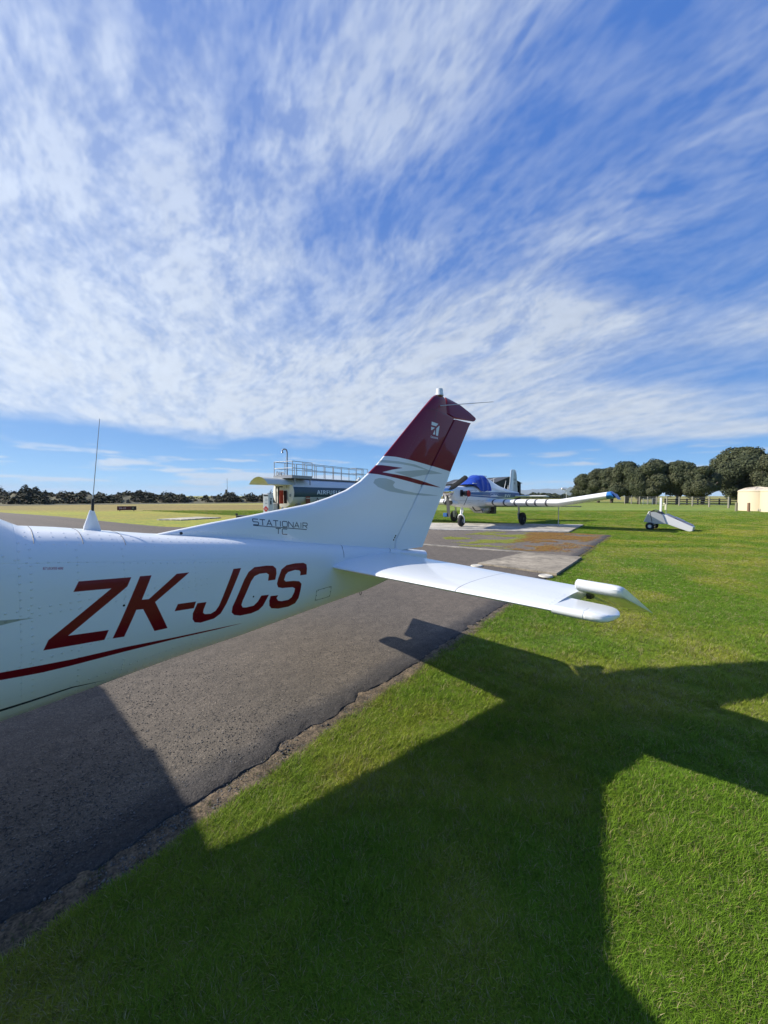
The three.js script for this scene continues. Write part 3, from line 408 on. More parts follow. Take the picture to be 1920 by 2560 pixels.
  part('aerial_whip', rod([-1.84, 1.685, 0], [-1.80, 2.11, 0], 0.0022, 0.0016, 6), mat.steel, ae);
}

// ------------------------------------------------------------------ the far aeroplane: local x runs aft from the spinner, z to its left side
{
  const g0 = thing('agricultural_aeroplane', 'white and blue low-wing agricultural aeroplane with blue canopy cover, standing on the concrete pad', 'aeroplane', [2.97, 19.4], 52 * PI / 180, undefined, 0.03);
  const YT = [[0.55, 2.14], [0.8, 2.19], [1.5, 2.20], [2.2, 2.22], [2.9, 2.30], [3.5, 2.40], [4.8, 2.44], [5.6, 2.42], [7.2, 2.28], [9.0, 2.09], [11.1, 1.93]];
  const YB = [[0.55, 1.62], [0.8, 1.30], [1.1, 1.16], [1.6, 1.08], [3, 1.0], [5, 0.98], [7, 1.18], [9, 1.40], [11.1, 1.56]];
  const WD = [[0.55, 0.27], [0.8, 0.34], [1.3, 0.42], [2.2, 0.52], [3.5, 0.60], [5.2, 0.60], [7.2, 0.42], [9, 0.24], [11.1, 0.09]];
  const surf = (X, a, off = 0) => { const t = lin(YT, X), b = lin(YB, X), m = b + 0.52 * (t - b), u = cos(a), s = sin(a), p = 2.7; return [X, m + Math.sign(u) * pow(abs(u), 2 / p) * ((u > 0 ? t - m : m - b) + off), Math.sign(s) * pow(abs(s), 2 / p) * (lin(WD, X) + off)]; };
  const C = canvasTex(2048, 512, (c) => {
    const X = (x) => (x - 0.55) / 10.55 * 2048, Y = (y) => (2.5 - y) / 1.6 * 512;
    c.fillStyle = '#eceeec'; c.fillRect(0, 0, 2048, 512);
    const r = rng(4); for (let k = 0; k < 1500; k++) { c.fillStyle = `rgba(105,90,62,${r() * 0.10})`; const y = 1.45 - 0.45 * r() * r(); c.fillRect(X(0.6 + r() * 8), Y(y), 6 + r() * 60, 1 + r() * 5); }
    c.fillStyle = '#0c568f'; c.beginPath(); c.moveTo(X(1.5), Y(1.87)); c.lineTo(X(4), Y(1.89)); c.lineTo(X(11.2), Y(1.91)); c.lineTo(X(11.2), Y(1.57)); c.lineTo(X(6), Y(1.50)); c.lineTo(X(1.5), Y(1.67)); c.fill();
    c.fillStyle = '#dcdedc'; c.beginPath(); c.moveTo(X(1.5), Y(1.755)); c.lineTo(X(7.5), Y(1.60)); c.lineTo(X(7.5), Y(1.575)); c.lineTo(X(1.5), Y(1.735)); c.fill();
    c.strokeStyle = '#dfe3e6'; c.lineWidth = 5; c.strokeRect(X(4.6), Y(1.82), X(5.9) - X(4.6), 60); c.fillStyle = '#c9d3da'; c.beginPath(); c.moveTo(X(4.65), Y(1.68)); for (const [a, b] of [[4.8, 1.74], [4.95, 1.70], [5.1, 1.79], [5.3, 1.72], [5.5, 1.77], [5.8, 1.70]]) c.lineTo(X(a), Y(b)); c.lineTo(X(5.85), Y(1.65)); c.lineTo(X(4.65), Y(1.65)); c.fill();
    c.fillStyle = '#e8ebec'; c.save(); c.translate(X(7.35), Y(1.60)); c.scale(1.9, 1); c.font = 'bold 84px sans-serif'; c.fillText('EVV', 0, 0); c.restore();
    c.fillStyle = '#2b2d3a'; c.save(); c.translate(X(1.95), Y(1.93)); c.scale(1.15, 1); c.font = 'italic 34px serif'; c.fillText('SuperAir', 0, 0); c.restore();
    c.strokeStyle = 'rgba(120,125,125,0.7)'; c.lineWidth = 2; for (const x of [4.1, 5.0, 6.05]) { c.beginPath(); c.moveTo(X(x), 0); c.lineTo(X(x), 512); c.stroke(); } for (const y of [2.18, 2.12, 2.02]) { c.beginPath(); c.moveTo(X(5.05), Y(y)); c.lineTo(X(5.9), Y(y - 0.02)); c.stroke(); }
  });
  const fm = paint(0xffffff, { map: C, clearcoat: 0.25, clearcoatRoughness: 0.2, specularIntensity: 0.5 });
  part('fuselage', grid(64, 90, (u, v) => surf(mix(0.55, 11.1, v), u * 2 * PI + 0.0001), (p) => [(p[0] - 0.55) / 10.55, (p[1] - 0.9) / 1.6]), fm, g0);
  const lathe = (pts, x, y, z) => { const g = new THREE.LatheGeometry(pts.map(([r, h]) => new THREE.Vector2(r, h)), 28); g.rotateZ(PI / 2); g.translate(x, y, z); return g; };
  part('spinner', lathe([[0.30, -0.62], [0.285, -0.45], [0.24, -0.28], [0.16, -0.11], [0.07, -0.02], [0.001, 0]], 0, 1.90, 0), mat.chrome, g0);
  for (const [a, tip] of [[PI - 0.08, 0], [0.98, 0], [-1.16, 0]]) part('propeller_blade', foil([0.12, 0.45, 0.9, 1.25, 1.32].map((r) => { const c = cos(a), s = sin(a), w = r < 0.2 ? 0.05 : r > 1.3 ? 0.05 : 0.115; return { le: [0.42 + 0.05, 1.9 + r * c - w * s, r * s + w * c], te: [0.42 - 0.03, 1.9 + r * c + w * s, r * s - w * c], t: 0.022 }; }), 'full', [1, 0, 0]), mat.darkMetal, g0);
  part('blade_tie', box(0.10, 0.20, 0.24, 0.43, 0.70, -0.09, 0.03), M([0.02, 0.10, 0.28], 0.8), g0);
  // chin intake
  const lip = part('chin_intake', (() => { const g = grid(40, 10, (u, v) => { const a = u * 2 * PI, k = mix(0.72, 1.0, sin(v * PI)), X = 0.62 + 0.9 * v; return [v < 0.08 ? 0.60 : X, 1.33 + 0.17 * k * Math.sign(sin(a)) * pow(abs(sin(a)), 0.7), 0.32 * k * Math.sign(cos(a)) * pow(abs(cos(a)), 0.7)]; }); return g; })(), mat.white, g0);
  part('intake_mouth', grid(40, 2, (u, v) => { const a = u * 2 * PI, k = 0.66 * (1 - v); return [0.63, 1.33 + 0.17 * k * Math.sign(sin(a)) * pow(abs(sin(a)), 0.7), 0.32 * k * Math.sign(cos(a)) * pow(abs(cos(a)), 0.7)]; }), mat.black, lip);
  // red exhaust plugs, each side
  for (const s of [-1, 1]) { const e = part('exhaust_stub', (() => { const g = cyl(0.11, 0.13, 0.34, 18); g.rotateX(PI / 2); g.rotateY(s * -0.5); g.translate(1.42, 1.82, s * 0.52); return g; })(), mat.darkMetal, g0); part('exhaust_plug', (() => { const g = new THREE.SphereGeometry(0.17, 20, 14); g.scale(0.9, 1, 0.6); g.translate(1.46, 1.80, s * 0.70); return g; })(), M([0.28, 0.02, 0.02], 0.75), e); part('plug_strap', tube([[1.4, 1.66, s * 0.68], [1.38, 1.45, s * 0.6], [1.32, 1.18, s * 0.5]], 0.012, 6), mat.black, e); part('exhaust_port', box(0.26, 0.34, 0.03, 1.22, 1.82, s * 0.425, 0.01), mat.black, e); }
  part('cowl_slot', box(1.0, 0.03, 0.5, 2.35, 2.235, 0.12, 0.01), mat.black, g0);
  // canopy under its blue cover
  const cover = (() => { const g = grid(44, 40, (u, v) => { const X = mix(2.55, 4.55, u), a = mix(-1.5, 1.5, v), h = lin([[2.55, 0.02], [3.1, 0.33], [3.55, 0.42], [4.1, 0.45], [4.55, 0.36]], X), q = surf(X, a, 0.02), up = max(0, cos(a * 0.95)); const crumple = 0.05 * (fbm(u * 7, v * 9, 3) - 0.5) + 0.03 * sin(u * 19 + v * 7) * smooth(0.1, 0.5, u); return [X + 0.04 * (noise(v * 7, u * 4) - 0.5), q[1] + h * pow(up, 0.7) + crumple, q[2] * (1 + 0.05 * (1 - up)) + Math.sign(q[2]) * (0.03 + crumple) - 0.1 * h * Math.sign(q[2])]; }); return g; })();
  // the cover hangs in a point on the side
  { const p = cover.attributes.position; for (let i = 0; i < p.count; i++) { const X = p.getX(i), y = p.getY(i), cut = lin([[2.5, 2.32], [2.9, 2.12], [3.35, 1.80], [3.9, 1.92], [4.6, 1.97]], X); if (y < cut) p.setY(i, cut + 0.02 * noise(X * 9, 2)); } cover.computeVertexNormals(); }
  part('canopy_cover', cover, M([0.012, 0.055, 0.36], 0.42), g0);
  part('canopy_rear', grid(24, 16, (u, v) => { const X = mix(4.5, 7.3, u), a = mix(-1.3, 1.3, v), q = surf(X, a, 0.01); return [X, q[1] + (0.40 * pow(1 - u, 1.7)) * pow(max(0, cos(a)), 0.8), q[2]]; }), mat.white, g0);
  part('roof_vent', box(0.55, 0.10, 0.34, 4.75, 2.84, 0, 0.04), mat.white, g0);
  part('tarp_strip', box(0.9, 0.05, 0.10, 3.0, 2.36, 0.44, 0.02), mat.galv, g0);
  for (const [x, y, h, l] of [[6.5, 2.38, 0.42, 0.02], [8.35, 2.16, 0.55, 0.28], [9.0, 2.09, 0.32, 0.06]]) part('aerial', rod([x, y, 0], [x + l, y + h, 0], 0.022, 0.01, 6), mat.dullWhite, g0);
  part('tail_fin', foil([[1.95, 9.15, 11.0], [2.6, 9.36, 10.85], [3.3, 9.52, 10.68], [3.5, 9.6, 10.6], [3.53, 9.75, 10.4]].map(([y, a, b]) => ({ le: [a, y, 0], te: [b, y, 0], t: 0.07 })), 'full', [0, 0, 1], (x, y) => [(x - 9.1) / 2, (y - 1.9) / 1.7]), paint(0xffffff, { map: canvasTex(512, 512, (c) => { c.fillStyle = '#d6dad9'; c.fillRect(0, 0, 512, 512); c.fillStyle = '#5d646c'; c.font = 'italic bold 66px sans-serif'; c.fillText('Super', 190, 250); c.fillText('Air', 220, 330); c.strokeStyle = '#7d858c'; c.lineWidth = 12; c.beginPath(); c.moveTo(230, 170); c.quadraticCurveTo(270, 50, 340, 90); c.stroke(); }) }), g0);
  for (const s of [-1, 1]) part('tailplane', foil([[0.05, 9.9, 11.1], [2.1, 10.1, 11.05], [2.2, 10.2, 11.0]].map(([z, a, b]) => ({ le: [a, 1.66, s * z], te: [b, 1.64, s * z], t: 0.06 })), 'full', [0, 1, 0]), mat.dullWhite, g0);
  // wings: flat centre, outer panels raised, blue tips, grey bands where the spray gear is strapped
  for (const s of [-1, 1]) {
    const w = (z, y, t = 0.185) => ({ le: [4.0, y, s * z], te: [6.12, y - 0.04, s * z], t });
    const W = part('wing', foil([w(0.3, 1.30), w(4.4, 1.32), w(6.62, 1.70)], 'full', [0, 1, 0], null, 18), M([0.82, 0.82, 0.80], 0.45), g0);
    part('wing_tip', foil([w(6.621, 1.70), w(6.78, 1.73), w(6.86, 1.71, 0.13), w(6.92, 1.64, 0.06)], 'full', [0, 1, 0], null, 18), M([0.03, 0.19, 0.52], 0.4), W);
    part('tip_vane', foil([{ le: [4.05, 1.78, s * 6.9], te: [5.4, 1.78, s * 6.9], t: 0.02 }, { le: [4.0, 1.50, s * 7.12], te: [5.2, 1.50, s * 7.12], t: 0.02 }], 'full', [0, 0, 1]), M([0.03, 0.14, 0.40], 0.4), W);
    for (const z of [0.95, 1.6, 2.2, 2.85, 3.3, 3.85]) part('wing_band', foil([z - 0.045, z + 0.045].map((q) => ({ le: [3.992, 1.302 + 0.004 * q, s * q], te: [6.13, 1.262, s * q], t: 0.192 })), 'full', [0, 1, 0], null, 18), M([0.10, 0.10, 0.11], 0.7), W);
    part('landing_light', box(0.03, 0.10, 0.20, 4.035, 1.325, s * 4.16, 0.01), mat.glass, W);
    part('main_gear_leg', rod([5.2, 1.25, s * 2.02], [5.4, 0.42, s * 2.05], 0.06, 0.045, 10), mat.galv, g0);
    const wh = part('wheel', (() => { const g = new THREE.TorusGeometry(0.23, 0.135, 14, 30); g.scale(1, 1, 1.1); g.translate(5.42, 0.365, s * 2.2); return g; })(), mat.rubber, g0);
    part('rim', (() => { const g = cyl(0.15, 0.15, 0.14, 20); g.rotateX(PI / 2); g.translate(5.42, 0.365, s * 2.2); return g; })(), mat.galv, wh);
    part('gear_fairing', foil([{ le: [4.95, 0.72, s * 2.07], te: [5.35, 0.72, s * 2.07], t: 0.03 }, { le: [5.05, 0.34, s * 2.07], te: [5.3, 0.34, s * 2.07], t: 0.03 }], 'full', [0, 0, 1]), mat.galv, g0);
  }
  part('nose_gear_leg', rod([2.1, 1.1, 0], [1.98, 0.62, 0], 0.06, 0.05, 12), mat.white, g0);
  part('nose_fork', tube([[2.05, 0.2, 0.17], [2.03, 0.5, 0.17], [1.98, 0.63, 0.1], [1.98, 0.63, -0.1], [2.03, 0.5, -0.17], [2.05, 0.2, -0.17]], 0.035, 8, 40), mat.white, g0);
  part('nose_gear_link', tube([[2.16, 1.05, 0], [2.25, 0.85, 0], [2.1, 0.66, 0]], 0.025, 6), mat.white, g0);
  const nw = part('nose_wheel', (() => { const g = new THREE.TorusGeometry(0.19, 0.12, 14, 30); g.scale(1, 1, 1.05); g.translate(2.04, 0.31, 0); return g; })(), mat.rubber, g0);
  part('rim', (() => { const g = cyl(0.12, 0.12, 0.12, 18); g.rotateX(PI / 2); g.translate(2.04, 0.31, 0); return g; })(), mat.galv, nw);
  part('spreader_hopper', foil([{ le: [3.6, 1.02, -0.34], te: [5.4, 1.0, -0.34], t: 0.02 }].length ? [[1.04, 3.3, 5.5, 0.40], [0.82, 3.9, 5.35, 0.34], [0.66, 4.25, 5.2, 0.30]].map(([y, a, b, t]) => ({ le: [a, y, 0], te: [b, y, 0], t })) : [], 'slab', [0, 0, 1]), mat.galv, g0);
  part('hopper_box', box(0.42, 0.42, 0.5, 5.55, 0.80, 0.25, 0.03), mat.black, g0);
  part('pump_hose', tube([[2.7, 1.06, 0.35], [2.95, 0.86, 0.4], [3.4, 0.84, 0.42], [3.8, 0.86, 0.4], [4.1, 0.72, 0.35]], 0.03, 8, 30), mat.black, g0);
  part('spray_pump', merge([(() => { const g = cyl(0.11, 0.11, 0.4, 16); g.rotateZ(PI / 2); g.translate(4.2, 0.86, 0.38); return g; })(), (() => { const g = new THREE.SphereGeometry(0.12, 14, 10); g.translate(4.5, 0.88, 0.42); return g; })(), rod([3.9, 0.86, 0.4], [5.0, 0.82, 0.45], 0.025)]), mat.galv, g0);
  part('spray_boom', rod([5.9, 1.1, -5.2], [5.9, 1.1, 5.2], 0.025, 0.025, 8), mat.steel, g0);
}
solo('prop_stand', merge([rod([9.67, 0.03, -21.3], [9.67, 1.16, -21.3], 0.022, 0.022, 10), (() => { const g = cyl(0.07, 0.06, 0.02, 16); g.translate(9.67, 0.04, -21.3); return g; })()]), mat.galv, 'thin steel pole propped under the raised part of the far aeroplane wing', 'prop stand');

// ------------------------------------------------------------------ the fuel tank with its walkway, hood and pump
{
  const ang = atan2(0.86, 0.51); // local x runs along the tank, away; z to the right-hand side
  const g0 = thing('fuel_tank', 'white horizontal aviation fuel tank with dark teal AIRFUELS band and railed walkway on top', 'fuel tank', [-8.0, 30.6], ang);
  const R = 1.15, CY = 1.95, L = 11;
  const shell = grid(64, 12, (u, v) => [v * L, CY + R * cos(u * 2 * PI), R * sin(u * 2 * PI)]);
  const wm = M([0.66, 0.68, 0.68], 0.4);
  part('shell', shell, wm, g0);
  const end = part('end_plate', grid(48, 8, (u, v) => [-0.16 * cos(v * PI / 2) * 1.0 + 0.0, CY + (R - 0.004) * v * cos(u * 2 * PI), (R - 0.004) * v * sin(u * 2 * PI)]), M([0.70, 0.70, 0.67], 0.5), g0);
  part('end_plate', grid(48, 8, (u, v) => [L + 0.16 * cos(v * PI / 2), CY + (R - 0.004) * v * cos(u * 2 * PI), (R - 0.004) * v * sin(u * 2 * PI)]), wm, g0);
  // the band, wrapped on the side that faces the apron
  const band = canvasTex(2048, 256, (c) => { c.fillStyle = '#1f4656'; c.fillRect(0, 0, 2048, 256); c.fillStyle = '#dbe3e6'; c.save(); c.translate(500, 186); c.scale(0.90, 1); c.font = 'bold 150px sans-serif'; c.fillText('AIRFUELS', 0, 0); c.restore(); });
  const a0 = Math.acos((2.42 - CY) / (R + 0.012)), a1 = Math.acos((1.62 - CY) / (R + 0.012));
  for (const s of [1]) part('name_band', grid(40, 10, (u, v) => { const a = mix(a1, a0, v); return [mix(0.02, L, u), CY + (R + 0.012) * cos(a), s * (R + 0.012) * sin(a)]; }), M(0xffffff, 0.35, { map: band }), g0);
  // hood over the pumps
  part('hood', merge([grid(30, 2, (u, v) => { const a = mix(-1.02, 1.02, u); return [mix(-2.5, 0.3, v), CY + (R + 0.02) * cos(a), (R + 0.02) * sin(a)]; }), grid(30, 2, (u, v) => { const a = mix(-1.02, 1.02, u); return [mix(-2.5, 0.3, v), CY + (R + 0.005) * cos(a), (R + 0.005) * sin(a)]; })]), M([0.62, 0.62, 0.52], 0.5), g0);
  for (const x of [0.8, 4, 7.2, 10.2]) part('saddle', box(0.3, 1.1, 1.9, x, 0.55, 0, 0.02), conMat([0.7, 0.7, 0.68]), g0);
  // doors, pipes and plates on the near end
  part('door', box(0.02, 1.0, 0.34, -0.20, 1.62, 0.42, 0.005), M([0.02, 0.012, 0.015], 0.6), end);
  part('open_door', (() => { const g = box(0.40, 1.05, 0.03, -0.42, 1.62, 0.22, 0.008); return g; })(), M([0.62, 0.07, 0.03], 0.5), end);
  for (const [z, r] of [[-0.22, 0.045], [-0.02, 0.03], [0.08, 0.045]]) part('pipe', merge([rod([-0.55, 0.3, z], [-0.55, 2.45, z], r, r, 10), rod([-0.55, 2.42, z], [-0.1, 2.42, z], r, r, 10)]), mat.darkMetal, end);
  for (const z of [0.28, 0.55]) { const g = box(0.006, 0.24, 0.24); g.rotateX(PI / 4); g.translate(-0.17, 2.42, z); part('hazard_diamond', g, M([0.60, 0.60, 0.60], 0.5), end); const g2 = box(0.006, 0.17, 0.17); g2.rotateX(PI / 4); g2.translate(-0.176, 2.42, z); part('hazard_diamond', g2, M(z > 0.4 ? [0.30, 0.30, 0.31] : [0.55, 0.56, 0.55], 0.5), end); }
  part('notice', box(0.006, 0.40, 0.20, -0.175, 1.85, -0.55), M([0.55, 0.56, 0.52], 0.6), end);
  part('notice', box(0.006, 0.22, 0.14, -0.12, 1.75, 0.85), M([0.18, 0.24, 0.30], 0.6), end);
  part('valve_box', box(0.5, 0.75, 0.6, -0.75, 0.75, -0.35, 0.02), mat.dullWhite, end);
  part('hazard_panel', box(0.5, 0.75, 0.012, 1.6, 1.30, R + 0.005), M([0.26, 0.05, 0.012], 0.5), g0);
  part('hazard_panel', box(0.5, 0.06, 0.012, 1.6, 1.52, R + 0.016), M([0.62, 0.55, 0.42], 0.5), g0);
  { const g = new THREE.TorusGeometry(0.26, 0.035, 3, 3); g.rotateZ(PI / 2 - PI); g.rotateZ(PI); g.translate(2.75, 1.30, R + 0.02); part('warning_triangle', g, M([0.10, 0.03, 0.06], 0.5), g0); }
  // walkway: deck, rails and posts
  const st = M([0.30, 0.31, 0.33], 0.45, { metalness: 0.5 });
  part('deck', box(9.6, 0.10, 0.9, 6.1, CY + R + 0.06, 0), M([0.26, 0.23, 0.25], 0.6), g0);
  part('front_deck', box(2.3, 0.22, 2.0, 0.75, CY + R + 0.10, 0.35), st, g0);
  for (const [x, z] of [[0.0, 1.25], [1.75, 1.25]]) part('deck_bracket', box(0.06, 0.62, 0.06, x, CY + R - 0.20, z), st, g0);
  const post = (x, z, h = 1.16) => part('rail_post', box(0.045, h, 0.045, x, CY + R + 0.14 + h / 2, z), st, g0), rail = (a, b, y) => part('rail', rod([a[0], CY + R + y, a[1]], [b[0], CY + R + y, b[1]], 0.025, 0.025, 8), st, g0);
  for (const y of [1.28, 0.76]) { rail([-0.35, -0.6], [1.9, -0.6], y); rail([-0.35, 1.35], [1.9, 1.35], y); rail([-0.35, -0.6], [-0.35, 1.35], y); rail([1.9, 0.45], [10.8, 0.45], y); rail([1.9, -0.45], [10.8, -0.45], y); rail([10.8, -0.45], [10.8, 0.45], y); rail([8.4, 0.45], [8.4, 1.2], y); rail([8.4, 1.2], [10.4, 1.2], y); }
  for (const x of [-0.35, 0.8, 1.9]) { post(x, -0.6); post(x, 1.35); }
  for (let k = 0; k <= 7; k++) { post(2.0 + k * 1.25, 0.45); post(2.0 + k * 1.25, -0.45); } for (const x of [8.4, 9.4, 10.4]) post(x, 1.2);
  part('vent_pipe', tube([[0.55, CY + R, -0.1], [0.55, 4.6, -0.1], [0.55, 5.25, -0.1], [0.50, 5.42, -0.14], [0.38, 5.46, -0.24], [0.28, 5.38, -0.32], [0.27, 5.22, -0.33]], 0.055, 10, 60), st, g0);
  part('vent_cowl', (() => { const g = cyl(0.10, 0.06, 0.12, 12); g.translate(0.27, 5.2, -0.33); return g; })(), st, g0);
  part('hose_coil', merge([0, 1, 2, 3].map((k) => { const g = new THREE.TorusGeometry(0.16, 0.03, 8, 20); g.rotateY(0.4 + k * 0.3); g.translate(-0.3 + k * 0.16, CY + R + 0.36, -0.35 + 0.05 * k); return g; })), M([0.5, 0.48, 0.44], 0.6), g0);
  part('manhole', merge([0, 1].map((k) => { const g = cyl(0.3 - 0.16 * k, 0.3 - 0.16 * k, 0.16, 20); g.translate(9.6, CY + R + 0.2 + k * 0.16, 0.75); return g; })), wm, g0);
  // pump cabinet in front
  const kx = -8.15, kf = 27.1;
  const k0 = thing('fuel_pump', 'white upright fuel pump cabinet with red hazard diamond in front of the fuel tank', 'fuel pump', [kx, kf], -0.30);
  part('cabinet', box(0.44, 1.86, 0.58, 0, 0.93, 0, 0.02), M([0.72, 0.73, 0.72], 0.45), k0);
  { const g = box(0.30, 0.30, 0.008); g.rotateZ(PI / 4); g.translate(0, 0.80, 0.297); part('hazard_diamond', g, M([0.55, 0.03, 0.04], 0.5), k0); const w = box(0.24, 0.035, 0.006, 0, 0.79, 0.303); part('diamond_text', w, mat.dullWhite, k0); }
  part('price_panel', box(0.34, 0.10, 0.01, 0, 1.74, 0.293), mat.darkMetal, k0);
  for (const [y, w] of [[1.5, 0.16], [1.43, 0.22], [1.36, 0.12], [1.22, 0.16], [1.17, 0.2]]) part('lettering', box(w, 0.025, 0.004, 0.03, y, 0.293), M([0.30, 0.32, 0.35], 0.6), k0);
  part('nozzle', merge([box(0.06, 0.28, 0.10, 0.245, 1.25, 0.05, 0.02), box(0.05, 0.12, 0.10, 0.25, 1.5, 0.02, 0.02)]), mat.black, k0);
  part('roof_stub', rod([0.12, 1.86, -0.2], [0.12, 2.2, -0.2], 0.012), mat.darkMetal, k0);
  const hr = thing('hose_reel', 'black fuel hose reel lying between the pump cabinet and the tank', 'hose reel', [-7.35, 27.9], 0.2);
  part('hose', merge([0, 1, 2, 3, 4].map((k) => { const g = new THREE.TorusGeometry(0.34 - 0.02 * (k % 2), 0.04, 8, 28); g.translate(0, 0.42, -0.16 + k * 0.08); return g; })), mat.rubber, hr);
  part('frame', merge([box(0.06, 0.9, 0.05, 0, 0.45, 0.25), box(0.06, 0.9, 0.05, 0, 0.45, -0.25), box(0.5, 0.05, 0.6, 0, 0.03, 0)]), mat.galv, hr);
  const tb = thing('drain_tray', 'low dark steel tray on the grass beside the pump cabinet', 'tray', [-9.7, 26.6], -0.2);
  part('tray', box(0.9, 0.32, 0.5, 0, 0.2, 0, 0.02), mat.darkMetal, tb); part('tap', merge([rod([-0.55, 0.0, 0], [-0.55, 0.42, 0], 0.04), box(0.14, 0.12, 0.1, -0.55, 0.44, 0, 0.02)]), mat.black, tb);
}

// ------------------------------------------------------------------ runway sign
{
  const t = thing('runway_sign', 'low dark red runway sign reading 09-27 in the far grass', 'sign', [-29.55, 44.2], 0.30);
  part('panel', box(1.9, 0.46, 0.14, 0, 0.30, 0, 0.02), mat.black, t);
  part('face', box(1.84, 0.40, 0.01, 0, 0.30, 0.075), M(0xffffff, 0.5, { map: canvasTex(512, 112, (c) => { c.fillStyle = '#561222'; c.fillRect(0, 0, 512, 112); c.fillStyle = '#e2cdd0'; c.font = 'bold 66px monospace'; c.fillText('09-27', 44, 80); c.fillStyle = '#1c1a18'; c.fillRect(380, 0, 132, 112); c.fillStyle = '#75705f'; c.fillRect(408, 22, 54, 68); }) }), t);
  for (const x of [-0.7, 0.7]) part('leg', box(0.06, 0.12, 0.06, x, 0.02, 0), mat.darkMetal, t);
}
// ------------------------------------------------------------------ the trailer in the grass
{
  const t = thing('spreader_trailer', 'galvanised metal trailer with sloping chute and upright white post standing in the grass', 'trailer', [14.0, 19.9], -0.80, undefined, GY); t.scale.setScalar(1.14);
  for (const z of [-0.42, 0.42]) { const w = part('wheel', (() => { const g = new THREE.TorusGeometry(0.115, 0.06, 12, 24); g.translate(-0.08, 0.165, z); return g; })(), mat.rubber, t); part('rim', (() => { const g = cyl(0.09, 0.09, 0.08, 18); g.rotateX(PI / 2); g.translate(-0.08, 0.165, z); return g; })(), mat.dullWhite, w); }
  part('axle', rod([-0.08, 0.165, -0.42], [-0.08, 0.165, 0.42], 0.025), mat.darkMetal, t);
  const ex = (pts, w, z) => { const g = new THREE.ExtrudeGeometry(new THREE.Shape(pts.map(([x, y]) => new THREE.Vector2(x, y))), { depth: w, bevelEnabled: true, bevelSize: 0.012, bevelThickness: 0.012, bevelSegments: 1 }); g.translate(0, 0, z); return g; };
  part('bin', ex([[-0.30, 0.36], [-0.12, 0.80], [0.10, 0.80], [0.36, 0.68], [0.50, 0.30], [0.1, 0.28]], 0.66, -0.33), mat.galv, t);
  part('end_panel', ex([[-0.325, 0.37], [-0.145, 0.81], [-0.125, 0.81], [-0.305, 0.37]], 0.70, -0.35), mat.dullWhite, t);
  const ch = part('chute', ex([[0.34, 0.66], [0.50, 0.66], [1.42, 0.20], [1.40, 0.04], [1.30, 0.0], [0.34, 0.36]], 0.52, -0.26), M([0.70, 0.70, 0.72], 0.32, { metalness: 0.35 }), t);
  part('cover_flap', merge([0, 1, 2].map((k) => { const g = box(0.36, 0.012, 0.5, 0.62 + k * 0.30, 0.640 - k * 0.15, -0.05); g.translate(-0.62 - k * 0.3, -0.64 + k * 0.15, 0); g.rotateZ(-0.47); g.translate(0.62 + k * 0.3, 0.64 - k * 0.15 + 0.02 * (k % 2), 0); return g; })), M([0.28, 0.29, 0.36], 0.4, { metalness: 0.6 }), ch);
  part('tarp', (() => { const g = grid(14, 10, (u, v) => { const x = mix(-0.12, 0.34, u), z = mix(-0.36, 0.36, v); return [x, 0.80 + 0.16 * sin(PI * u) * (0.6 + 0.5 * fbm(u * 4, v * 4, 3)) - 0.10 * u, z]; }); return g; })(), M([0.05, 0.055, 0.06], 0.7), t);
  part('post', box(0.075, 0.62, 0.075, 0.24, 1.13, 0.05, 0.01), M([0.78, 0.80, 0.82], 0.5), t);
  const lampy = part('lamp_holder', merge([box(0.07, 0.26, 0.07, 0.42, 1.02, 0.05, 0.01), box(0.09, 0.07, 0.09, 0.36, 1.17, 0.05, 0.02), box(0.08, 0.02, 0.03, 0.33, 1.10, 0.05)]), M([0.62, 0.60, 0.42], 0.6), t);
  part('stay', rod([-0.1, 0.78, 0.34], [-0.02, 0.36, 0.34], 0.012), mat.darkMetal, t); part('stay', rod([0.44, 0.9, 0.05], [0.44, 0.55, 0.05], 0.01), mat.galv, lampy);
}
